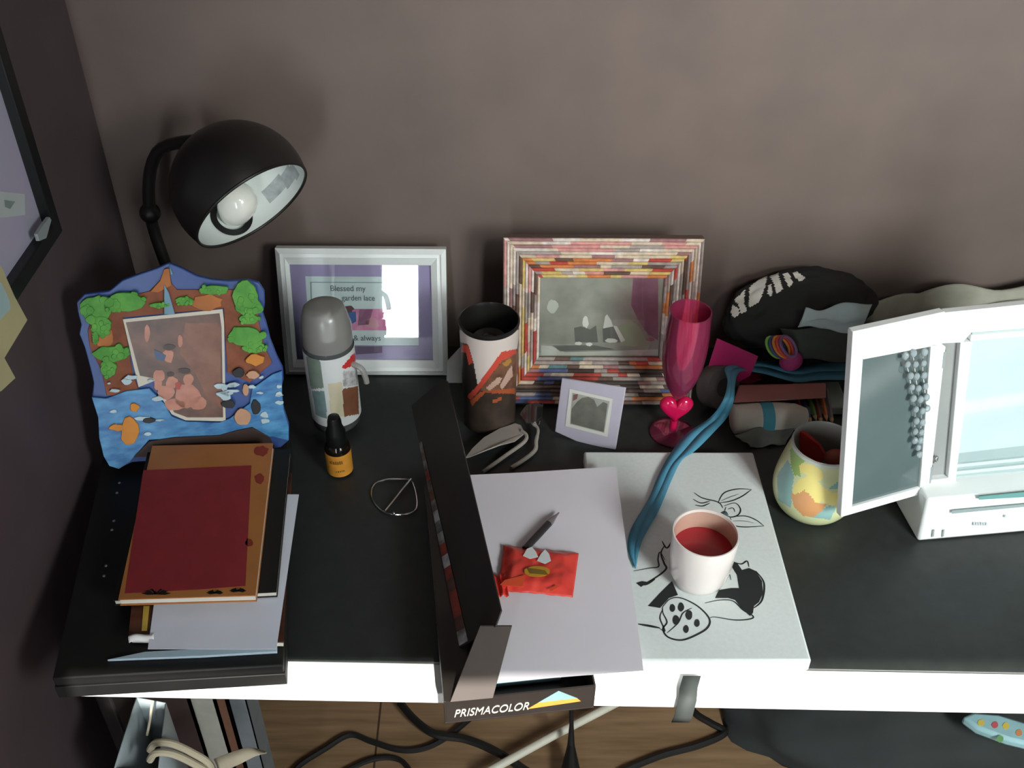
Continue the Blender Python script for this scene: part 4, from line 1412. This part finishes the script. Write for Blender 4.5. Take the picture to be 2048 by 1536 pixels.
# striped hair ties
t = thing('bracelet', 'striped woven bracelet in many colours in front of the dark grey cloth', 'bracelet', D(1570, 700, 0.05))
cols = [('green', (120, 170, 70)), ('navy', (58, 70, 120)), ('orange', (206, 130, 50)), ('red', (190, 62, 56)), ('lilac', (120, 90, 130))]
cA = D(1562, 692, 0.098)
for i, (nm, c) in enumerate(cols):
    off = Vector((0.0046 * (i - 2), -0.001 * i, 0.0012 * (i - 2)))
    pts = [cA + off + Vector((0.013 * math.cos(x), 0.008 * math.sin(x), 0.010 * math.sin(x) - 0.009 * math.cos(x))) for x in (2 * math.pi * j / 20 for j in range(20))]
    MB().m(M('band_' + nm, c, 0.6, var=0.1)).tube(pts, 0.0022, 6, closed=True).build('strand', t)['label'] = nm + ' strand'
tag(MB().m(M('magenta_pouch', (150, 44, 100), 0.7, var=0.1)).ball(D(1582, 722, 0.07), 0.017, squash=(1.0, 0.6, 1.0)).build('coin_purse'), 'small rounded magenta purse under the striped bracelet', 'purse')

# grey tape roll / bowl
c = D(1436, 772, 0.034)
t = thing('tape_roll', 'dark grey roll standing on edge between the flute and the blue ribbon', 'roll', D(1436, 800))
QR = (Vector((0.55, -0.75, 0.35))).normalized().to_track_quat('Z', 'Y').to_matrix().to_4x4()
QR.translation = c
GR = M('tape_grey', (92, 86, 84), 0.55, var=0.12)
MB().m(GR).lathe([(0.014, -0.012), (0.032, -0.012), (0.033, -0.009), (0.033, 0.009), (0.032, 0.012), (0.014, 0.012), (0.014, -0.012)], QR, n=40, caps=(False, False)).build('tape', t)
MB().m(M('tape_core', (58, 54, 52), 0.7, var=0.1)).lathe([(0.0, -0.010), (0.014, -0.010), (0.014, 0.010), (0.0, 0.010)], QR, n=32, caps=(False, False)).build('core', t)

# pink flat case on a white roll
tag(MB().m(M('pink_case', (188, 118, 116), 0.5, rgb2=(150, 112, 100), scale=8)).hexa([D(1466, 806, 0.036), D(1652, 796, 0.036), D(1652, 766, 0.036), D(1478, 770, 0.036)],
    [D(1466, 806, 0.044), D(1652, 796, 0.044), D(1652, 766, 0.044), D(1478, 770, 0.044)]).build('pencil_case', bevel=0.002), 'long flat pink case lying across the white rolled towel', 'case')
ra, rb = D(1464, 838, 0.020), D(1612, 832, 0.020)
t = thing('rolled_towel', 'white rolled bundle with a turquoise band under the pink case', 'roll', (ra + rb) / 2 - Vector((0, 0, 0.02)))
dr = rb - ra
MB().m(M('towel_white', (206, 202, 190), 0.8, var=0.05, bump=0.3)).tube([ra, ra + dr * 0.03, ra + dr * 0.3, ra + dr * 0.6, ra + dr * 0.85, rb], [0.016, 0.0215, 0.0225, 0.022, 0.019, 0.012], 28).build('roll', t)
MB().m(M('band_turquoise', (72, 152, 170), 0.6, var=0.08)).tube([ra + dr * 0.36, ra + dr * 0.52], [0.0232, 0.0232], 28).build('band', t)['label'] = 'turquoise band'
cloth('cloth', M('grey_cloth', (118, 124, 118), 0.85, var=0.1, scale=30, bump=0.3), ((1470, 868), (1600, 838), (1570, 888), (1500, 896)), (0.02, 0.02, 0.003, 0.003), 0.006, 'small crumpled grey cloth in front of the white rolled bundle', 'cloth', seed=11)
# coloured pencils
pc = [('pink', (206, 70, 100)), ('navy', (70, 76, 120)), ('green', (104, 150, 84)), ('brown', (130, 70, 60)), ('orange', (200, 110, 70)), ('grey', (120, 116, 120))]
for i, (nm, cc) in enumerate(pc):
    a = D(1612 + 10.5 * i, 842 + (i % 2) * 5, 0.022)
    b = a + Vector((0.003 * (i - 2), 0.075, 0.004))
    t = thing('coloured_pencil', nm + ' pencil in the row of pencils behind the painted mug', 'pencil', a, 'coloured pencils behind the painted mug')
    MB().m(M('pencil_' + nm, cc, 0.4, var=0.06)).tube([a + (b - a) * 0.12, b], 0.0034, 6).build('barrel', t)
    MB().m(M('pencil_wood', (196, 160, 120), 0.6, var=0.1)).tube([a + (b - a) * 0.12, a + (b - a) * 0.04], [0.0034, 0.0014], 6).build('sharpened_end', t)
    MB().m(MATS['pencil_' + nm]).tube([a + (b - a) * 0.04, a], [0.0014, 0.0004], 6).build('lead', t)
tag(MB().m(M('white_tray', (150, 160, 154), 0.5, var=0.05)).box(D(1642, 822, 0.0085) + Vector((0.005, 0.03, 0)), (0.07, 0.06, 0.016)).build('pencil_stand', bevel=0.003), 'grey block carrying the coloured pencils behind the painted mug', 'stand')

# ------------------------------------------------------------------ blue ribbon
rb_l = [(1270, 1138, .022), (1256, 1098, .023), (1262, 1058, .024), (1296, 1000, .025), (1318, 948, .025), (1340, 908, .024), (1372, 868, .024), (1420, 835, .030), (1446, 800, .072), (1455, 762, .078), (1450, 736, .074), (1474, 728, .066), (1530, 722, .045), (1590, 736, .043), (1640, 728, .045), (1705, 726, .045)]
rb_r = [(1272, 1136, .022), (1284, 1082, .024), (1318, 1020, .025), (1345, 956, .025), (1364, 920, .025), (1392, 900, .024), (1430, 862, .026), (1456, 832, .036), (1468, 800, .072), (1470, 770, .078), (1476, 748, .07), (1490, 742, .06), (1530, 748, .042), (1590, 764, .040), (1640, 760, .04), (1705, 760, .04)]
k = MB().m(M('blue_ribbon', (80, 146, 174), 0.5, var=0.1, scale=25, bump=0.2))
A = smooth_path([D(*q) for q in rb_l], 5)
B = smooth_path([D(*q) for q in rb_r], 5)
Mid = [(a + b) / 2 + Vector((0, 0, 0.0008)) for a, b in zip(A, B)]
k.strip(A, Mid)
k.strip(Mid, B)
tag(k.build('ribbon', solid=0.0005, smooth=70), 'long blue ribbon trailing from behind the white device onto the canvas', 'ribbon')

# ------------------------------------------------------------------ white framed device at the right
t = thing('display_unit', 'white boxy display unit with a screen, at the right end of the desk', 'monitor', (0.66, 0.93, DESK))
yaw = math.radians(6.7)
PS = Plane(Vector((0.541, 0.922, 0.80)), yaw, math.radians(5))
PB = Plane(Vector((0.533, 0.887, DESK)), yaw, 0)
dirb = PS.u
bk = Vector((-dirb.y, dirb.x, 0))
WD = 0.36
UE = PS.uv(2290, 640)[0]
YE = 0.034
k = MB().m(WHITEP)
s0 = Vector((0.533, 0.887, DESK + 0.001))
k.hexa([s0, s0 + dirb * WD, s0 + dirb * WD + bk * 0.16, s0 + bk * 0.16 + dirb * 0.002],
       [s0 + Vector((0, 0, 0.072)) - dirb * 0.004 + bk * 0.004, s0 + dirb * WD + Vector((0, 0, 0.072)) + bk * 0.004, s0 + dirb * WD + bk * 0.16 + Vector((0, 0, 0.072)), s0 + bk * 0.16 + Vector((0, 0, 0.072))])
bs = k.build('base', t, bevel=0.004)
k = MB().m(M('slot_teal', (110, 160, 156), 0.4))


def pbq(mb, px, o=0.0005, d=0.0008):
    mb.prism([PB.px(u, v, o) for u, v in px], PB.n * d)


pbq(k, [(1957, 992), (2060, 982), (2060, 992), (1957, 998)])
k.build('disc_slot', bs)['label'] = 'teal slot line'
k = MB().m(M('line_grey', (150, 164, 164), 0.4))
pbq(k, [(1903, 1020), (2060, 1006), (2060, 1011), (1903, 1026)])
k.build('drawer_line', bs)
for x in (1866, 1886):
    k = MB().m(MATS['line_grey'])
    pbq(k, [(x - 3, 1073), (x + 1, 1071), (x + 2, 1058), (x - 1, 1060)])
    k.build('button', bs)
k = MB().m(M('faint_print', (200, 208, 208), 0.4))
for x in range(1946, 1976, 5):
    pbq(k, [(x, 1050), (x + 3, 1049.6), (x + 3, 1044), (x, 1044.5)])
pbq(k, [(2007, 1034), (2013, 1033), (2010, 1028)])
k.build('faint_marking', bs)
k = MB().m(M('bezel_grey', (160, 178, 178), 0.4, var=0.03))
k.hexa([PS.px(1905, 966, -0.004), PS.px(2222, 934, -0.004), PS.px(2222, 934, -0.03), PS.px(1905, 966, -0.03)],
       [PS.px(1912, 905, -0.004), PS.px(2224, 870, -0.004), PS.px(2224, 870, -0.03), PS.px(1912, 905, -0.03)])
k.m(M('bezel_ridge', (196, 212, 210), 0.4))
for y in (930, 944):
    k.prism([PS.px(1910, y, -0.0038), PS.px(2222, y - 31, -0.0038), PS.px(2222, y - 25, -0.0038), PS.px(1910, y + 6, -0.0038)], PS.n * 0.003)
k.build('lower_bezel', t)
k = MB().m(WHITEP)
# housing behind the front
hl, hr = PS.px(1860, 968, -0.006), PS.px(2262, 928, -0.006)
tl, tr = PS.px(1886, 622, -0.006), PS.w(0.42, 0.30, -0.006)
tl = PS.w(PS.uv(1886, 640)[0], PS.uv(1886, 640)[1], -0.006)
k.hexa([hl, hr, hr + bk * 0.03, hl + bk * 0.03], [tl, PS.px(2288, 599, -0.006), PS.px(2288, 599, -0.006) + bk * 0.03 - Vector((0, 0, 0.012)), tl + bk * 0.03 - Vector((0, 0, 0.012))])
k.build('housing', t, bevel=0.003)
k = MB().m(WHITEP)


def psq(mb, px, o0, o1):
    mb.prism([PS.px(u, v, o0) for u, v in px], PS.n * (o1 - o0))


psq(k, [(1886, 622), (2290, 581), (2290, 635), (1940, 662), (1922, 682), (1880, 684)], -0.006, 0.004)
psq(k, [(1918, 682), (1942, 680), (1908, 964), (1893, 960)], -0.006, 0.004)
psq(k, [(1856, 956), (1894, 952), (1906, 966), (1854, 976)], -0.006, 0.005)
psq(k, [(1940, 668), (2240, 644), (2240, 654), (1938, 680)], -0.006, 0.003)
psq(k, [(2240, 640), (2290, 635), (2262, 926), (2222, 930)], -0.006, 0.004)
k.build('front_frame', t, bevel=0.001)
k = MB().m(M('recess_grey', (150, 152, 150), 0.35, var=0.05))
psq(k, [(1878, 684), (1920, 682), (1896, 956), (1852, 960)], -0.007, -0.004)
k.build('side_recess', t)['label'] = 'grey recessed strip beside the screen'
k = MB().m(M('slot_grey', (176, 190, 188), 0.4))
psq(k, [(1942, 658), (2240, 634), (2240, 644), (1944, 668)], -0.005, 0.001)
k.build('top_slot', t)
k = MB().m(M('screen_glass', (196, 214, 217), 0.08, var=0.06, scale=8, coat=0.6))
psq(k, [(1940, 680), (2240, 653), (2222, 872), (1912, 908)], -0.006, -0.001)
k.build('screen', t)['label'] = 'pale blue glossy screen'
# door
PD = Plane(Vector((0.418, 0.877, 0.80)), math.atan2(0.045, 0.123), math.radians(5))
t2 = MB().m(WHITEP)


def pdq(mb, px, o0, o1):
    mb.prism([PD.px(u, v, o0) for u, v in px], PD.n * (o1 - o0))


pdq(t2, [(1702, 660), (1886, 620), (1880, 686), (1722, 716)], -0.006, 0.004)
pdq(t2, [(1702, 660), (1722, 716), (1701, 1010), (1678, 1031)], -0.006, 0.004)
pdq(t2, [(1678, 1031), (1701, 1010), (1836, 972), (1855, 980)], -0.006, 0.004)
pdq(t2, [(1880, 686), (1887, 690), (1855, 980), (1836, 972), (1858, 684)], -0.006, 0.004)
dr_ = t2.build('door', t, bevel=0.001)
dr_['label'] = 'white framed door swung open to the left'
k = MB().m(M('mirror_pane', (92, 106, 106), 0.12, var=0.12, scale=7, spec=0.6))
pdq(k, [(1718, 712), (1862, 684), (1838, 976), (1698, 1014)], -0.003, 0.0)
k.build('pane', dr_)['label'] = 'dark glossy pane'
for y in (700, 930):
    MB().m(GREYP).tube([PD.px(1886 - (y - 690) * 0.11, y, 0.002), PD.px(1886 - (y - 660) * 0.11, y + 32, 0.002)], 0.0028, 10).build('hinge', dr_)
k = MB().m(CHROME)
k.ball(PS.px(1870, 918, 0.001), 0.004, squash=(0.8, .8, 1.6))
k.build('catch', t)
# reflection of beads in the pane, modelled as solid strings in front
BEAD = thin('mirrored_bead', (236, 246, 246), 0.04, body=(232, 244, 248), fac=0.55)
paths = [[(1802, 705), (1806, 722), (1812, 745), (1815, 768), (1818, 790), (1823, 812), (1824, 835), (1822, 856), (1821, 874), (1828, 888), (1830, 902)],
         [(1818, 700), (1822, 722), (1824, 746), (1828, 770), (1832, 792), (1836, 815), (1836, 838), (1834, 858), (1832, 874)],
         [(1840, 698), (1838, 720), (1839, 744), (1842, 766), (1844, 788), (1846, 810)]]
gl = ('first bead string reflection, modelled solid, from the left edge of the dark pane', 'middle bead string reflection, modelled solid against the dark pane', 'shortest bead string reflection, modelled solid, next to the door hinge')
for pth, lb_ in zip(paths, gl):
    t3 = thing('bead_reflection', lb_, 'beads', PD.px(*pth[-1], 0.006), 'modelled bead reflections on the open door')
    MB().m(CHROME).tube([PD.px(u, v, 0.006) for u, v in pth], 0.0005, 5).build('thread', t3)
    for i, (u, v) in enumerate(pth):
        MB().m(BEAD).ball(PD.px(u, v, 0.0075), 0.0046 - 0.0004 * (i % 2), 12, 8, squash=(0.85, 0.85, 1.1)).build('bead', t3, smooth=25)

# ------------------------------------------------------------------ picture on the left wall
PX = WX + 0.012


def lx(u, v, dx=0.0):
    return AX(u, v, PX + dx)


c0, c1, c2 = lx(116, 462), lx(0, 80), lx(30, 597)
yb, zb = c0.y, c0.z
t = thing('wall_picture', 'black framed pale print hanging on the left wall', 'picture frame', (WX, yb - 0.2, zb))
BF = M('picture_frame_black', (24, 26, 26), 0.4, var=0.1)
yf, zt, fwid = yb - 0.42, zb + 0.52, 0.020


def lbox(mb, y0, y1, z0, z1, x0, x1):
    mb.box(((x0 + x1) / 2, (y0 + y1) / 2, (z0 + z1) / 2), (x1 - x0, y1 - y0, z1 - z0))


for nm, a in (('r', (yb - fwid, yb, zb, zt)), ('b', (yf, yb - fwid, zb, zb + fwid)), ('l', (yf - fwid, yf, zb, zt)), ('t', (yf, yb - fwid, zt - fwid, zt))):
    k = MB().m(BF)
    lbox(k, *a, WX + 0.001, WX + 0.018)
    k.build('frame_side', t, bevel=0.0015)
k = MB().m(M('pale_print', (176, 184, 198), 0.5, rgb2=(186, 176, 200), scale=7))
lbox(k, yf, yb - fwid, zb + fwid, zt - fwid, WX + 0.001, WX + 0.006)
k.m(M('print_card', (196, 204, 204), 0.5, var=0.03))
k.prism([AX(u, v, WX + 0.0062) for u, v in ((-40, 378), (49, 388), (50, 430), (-40, 440))], (0.0003, 0, 0))
k.m(M('print_scribble', (140, 156, 148), 0.5, var=0.2))
k.prism([AX(u, v, WX + 0.0067) for u, v in ((8, 400), (30, 403), (20, 418), (10, 414))], (0.0003, 0, 0))
k.build('print', t)
k = MB().m(GREYP)
k.prism([AX(u, v, WX + 0.0185) for u, v in ((92, 434), (96, 440), (86, 476), (72, 482), (68, 468), (78, 452))], (0.004, 0, 0))
k.build('corner_clip', t)['label'] = 'grey clip in the frame corner'
k = MB().m(M('cream_paper', (206, 198, 150), 0.7, rgb2=(192, 184, 142), scale=12))
cp = [(-60, 520), (0, 533), (26, 592), (52, 640), (6, 716), (28, 756), (0, 782), (-60, 800)]
k.prism([AX(u, v, WX + 0.024) for u, v in cp], (0.0015, 0, 0))
o = thing('paper_star', 'cream paper cut-out with jagged points on the left wall, overlapping the black frame', 'paper decoration', AX(0, 700, WX + 0.02))
k.build('cream_shape', o)
k = MB().m(M('pale_blue_spot', (176, 204, 206), 0.7, var=0.05))
k.prism([AX(u, v, WX + 0.0258) for u, v in ((-30, 560), (2, 566), (18, 600), (20, 618), (0, 640), (-30, 650))], (0.0005, 0, 0))
k.build('blue_patch', o)['label'] = 'pale blue patch'

# ------------------------------------------------------------------ below the desk
def cable(pts, r, label, mat=CABLE, h=None, name='cable'):
    k = MB().m(mat).tube(smooth_path([FL(p[0], p[1], p[2] if len(p) > 2 else (h or r)) for p in pts], 6), r, 8)
    return tag(k.build(name), label, 'cable')


cable([(575, 1560), (600, 1530), (650, 1498), (700, 1470), (745, 1484), (800, 1500), (850, 1496), (900, 1470), (960, 1420)], 0.0055, 'black cable arching across the wooden floor left of the pencil box')
cable([(800, 1405), (830, 1440), (870, 1468), (930, 1478), (990, 1502), (1050, 1540), (1080, 1560)], 0.0075, 'black cable running from under the pencil box to the bottom edge of the floor view', h=0.018)
cable([(660, 1560), (740, 1520), (800, 1520), (830, 1560)], 0.005, 'short loop of black cable at the lower edge of the floor')
cable([(1240, 1545), (1320, 1512), (1400, 1490), (1450, 1466), (1425, 1448), (1395, 1430), (1372, 1405)], 0.0065, 'dark cable bending down from the grey band onto the floor')
k = MB().m(CABLE).tube([FL(1142, 1390, 0.16), FL(1143, 1450, 0.09), FL(1142, 1490, 0.05), FL(1141, 1560, 0.02)], [0.004, 0.004, 0.007, 0.022], 12)
tag(k.build('plug_lead'), 'black plug lead hanging below the pencil box and widening downwards', 'cable')
k = MB().m(M('white_tube', (214, 210, 194), 0.45, var=0.04)).tube([FL(1260, 1392, 0.03), FL(1100, 1475, 0.03), FL(960, 1552, 0.03)], 0.0078, 12)
tag(k.build('white_cable'), 'straight white cable cover lying diagonally on the wooden floor', 'cable')
# thin dark grey band laid over the desk edge
k = MB().m(M('grey_edge_band', (58, 62, 60), 0.7, var=0.08))
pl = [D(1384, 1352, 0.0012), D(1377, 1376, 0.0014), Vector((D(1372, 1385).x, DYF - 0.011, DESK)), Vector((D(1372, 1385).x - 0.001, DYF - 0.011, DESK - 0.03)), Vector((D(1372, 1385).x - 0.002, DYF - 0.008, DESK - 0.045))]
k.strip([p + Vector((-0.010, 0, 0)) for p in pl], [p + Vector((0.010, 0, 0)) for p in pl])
tag(k.build('edge_band', solid=0.0012), 'short dark grey band over the white front edge of the desk', 'edge_band')

# black bag and pouch at right
k = MB()
k.m(M('black_cloth_bag', (44, 48, 48), 0.85, var=0.12, scale=14, bump=0.4))
cb = FL(1790, 1520, 0.0) + Vector((0.10, 0.12, 0))
for_rows = []
nu, nv = 60, 24
for i in range(nv + 1):
    a = math.pi / 2 * i / nv
    row = []
    for j in range(nu):
        b = 2 * math.pi * j / nu
        dv = Vector((math.cos(a) * math.cos(b), math.cos(a) * math.sin(b), math.sin(a)))
        rr = 1 + 0.14 * noise.noise(dv * 2.1) + 0.04 * noise.noise(dv * 6)
        row.append(k.bm.verts.new(cb + Vector((dv.x * 0.42 * rr, dv.y * 0.2 * rr, dv.z * 0.14 * rr + 0.001))))
    for_rows.append(row)
for i in range(nv):
    for j in range(nu):
        k.face([for_rows[i][j], for_rows[i][(j + 1) % nu], for_rows[i + 1][(j + 1) % nu], for_rows[i + 1][j]])
k.face(for_rows[0][::-1])
k.face(for_rows[-1])
tag(k.build('cloth_bag', smooth=80), 'large slumped black cloth bag on the floor under the right of the desk', 'bag')
t = thing('pouch', 'pale blue patterned pouch with coloured dots lying on the black bag', 'pouch', FL(2000, 1470, 0.15))
pp = [FL(u, v, 0.155) for u, v in ((1918, 1446), (1940, 1436), (1990, 1440), (2060, 1462), (2060, 1504), (2010, 1492), (1950, 1470))]
MB().m(M('pouch_blue', (150, 190, 196), 0.6, var=0.1, scale=20)).prism(pp, (0, 0, 0.02)).build('body', t, bevel=0.006)
k = MB()
for (x, y), cc in zip(((1962, 1446), (1990, 1450), (2012, 1452), (2038, 1466), (2000, 1478)), ('yellow', 'red', 'yellow', 'orange', 'green')):
    c = {'yellow': (214, 190, 90), 'red': (190, 90, 96), 'orange': (206, 140, 90), 'green': (120, 170, 110)}[cc]
    k.m(M('dot_' + cc, c, 0.6, var=0.1)).prism([FL(a, b, 0.1752) for a, b in blob((x, y), 7, 10, 0.1, seed=x)], (0, 0, 0.0006))
k.build('dots', t)

# paper bag, folders and gift bag lower left
BY0, BY1, BZ = 0.665, 0.755, 0.585
xa, xb = AY(250, 1470, 0.71).x, AY(332, 1470, 0.71).x
t = thing('paper_bag', 'pale grey paper carrier bag with cord handles at the lower left', 'bag', Vector(((xa + xb) / 2, 0.71, 0)))
PG = M('pale_paper_bag', (150, 160, 164), 0.6, var=0.06, scale=10)
top2 = [Vector((xa, BY0, BZ)), Vector((xb, BY0, BZ - 0.01)), Vector((xb - 0.012, BY1, BZ)), Vector((xa + 0.004, BY1, BZ + 0.012))]
bot_ = [Vector((xa + 0.01, BY0 + 0.005, 0.001)), Vector((xb - 0.01, BY0 + 0.005, 0.001)), Vector((xb - 0.01, BY1 - 0.005, 0.001)), Vector((xa + 0.01, BY1 - 0.005, 0.001))]
k = MB().m(PG)
for i in range(4):
    j = (i + 1) % 4
    k.poly([bot_[i], bot_[j], top2[j], top2[i]])
k.poly(bot_)
k.build('bag_body', t, solid=0.0015)
RP = M('cord_cream', (196, 186, 160), 0.8, var=0.1, bump=0.3)
for dy in (0, 20):
    MB().m(RP).tube(smooth_path([AY(u, v + dy, 0.70 - dy * 0.0012) for u, v in ((300, 1500), (312, 1486), (345, 1488), (385, 1506), (420, 1530), (432, 1570))]), 0.0045, 8).build('cord_handle', t)
MB().m(RP).tube([AY(304, 1404, .73), AY(300, 1440, .725), AY(294, 1470, .72)], 0.0016, 6).build('string', t)
k = MB().m(RP)
A = smooth_path([AY(u, v, 0.70) for u, v in ((428, 1518), (470, 1502), (500, 1495), (532, 1504))])
B = smooth_path([AY(u, v, 0.69) for u, v in ((440, 1545), (480, 1528), (512, 1512), (533, 1506))])
k.strip(A, B)
k.build('ribbon_end', t, solid=0.001)
fol = [(296, 383, (78, 62, 62), 'dark maroon folder standing upright next to the paper bag', 0.60),
       (385, 434, (156, 154, 144), 'cream folder standing under the desk, next to the maroon one', 0.585),
       (436, 458, (104, 72, 54), 'thin brown book standing between the cream and the grey folder', 0.57),
       (461, 498, (108, 114, 118), 'grey folder, rightmost of the upright files under the desk', 0.56)]
for u0, u1, col, lb_, hz in fol:
    x0_, x1_ = AY(u0, 1420, 0.80).x, AY(u1, 1420, 0.80).x
    isf = 'folder' in lb_
    t = thing('file_folder' if isf else 'standing_book', lb_, 'folder' if isf else 'book', Vector(((x0_ + x1_) / 2, 0.9, 0)))
    fm = M('file_' + str(col[0]), col, 0.6, var=0.1)
    MB().m(fm).box(((x0_ + x1_) / 2, 0.80 + 0.001, hz / 2 + 0.001), (x1_ - x0_, 0.002, hz)).box((x0_ + 0.001, 0.82, hz / 2 + 0.001), (0.002, 0.04, hz)).box((x1_ - 0.001, 0.82, hz / 2 + 0.001), (0.002, 0.04, hz)).build('cover', t)
    MB().m(PAGES).box(((x0_ + x1_) / 2, 0.82, hz / 2), (x1_ - x0_ - 0.005, 0.034, hz - 0.02)).build('pages', t)
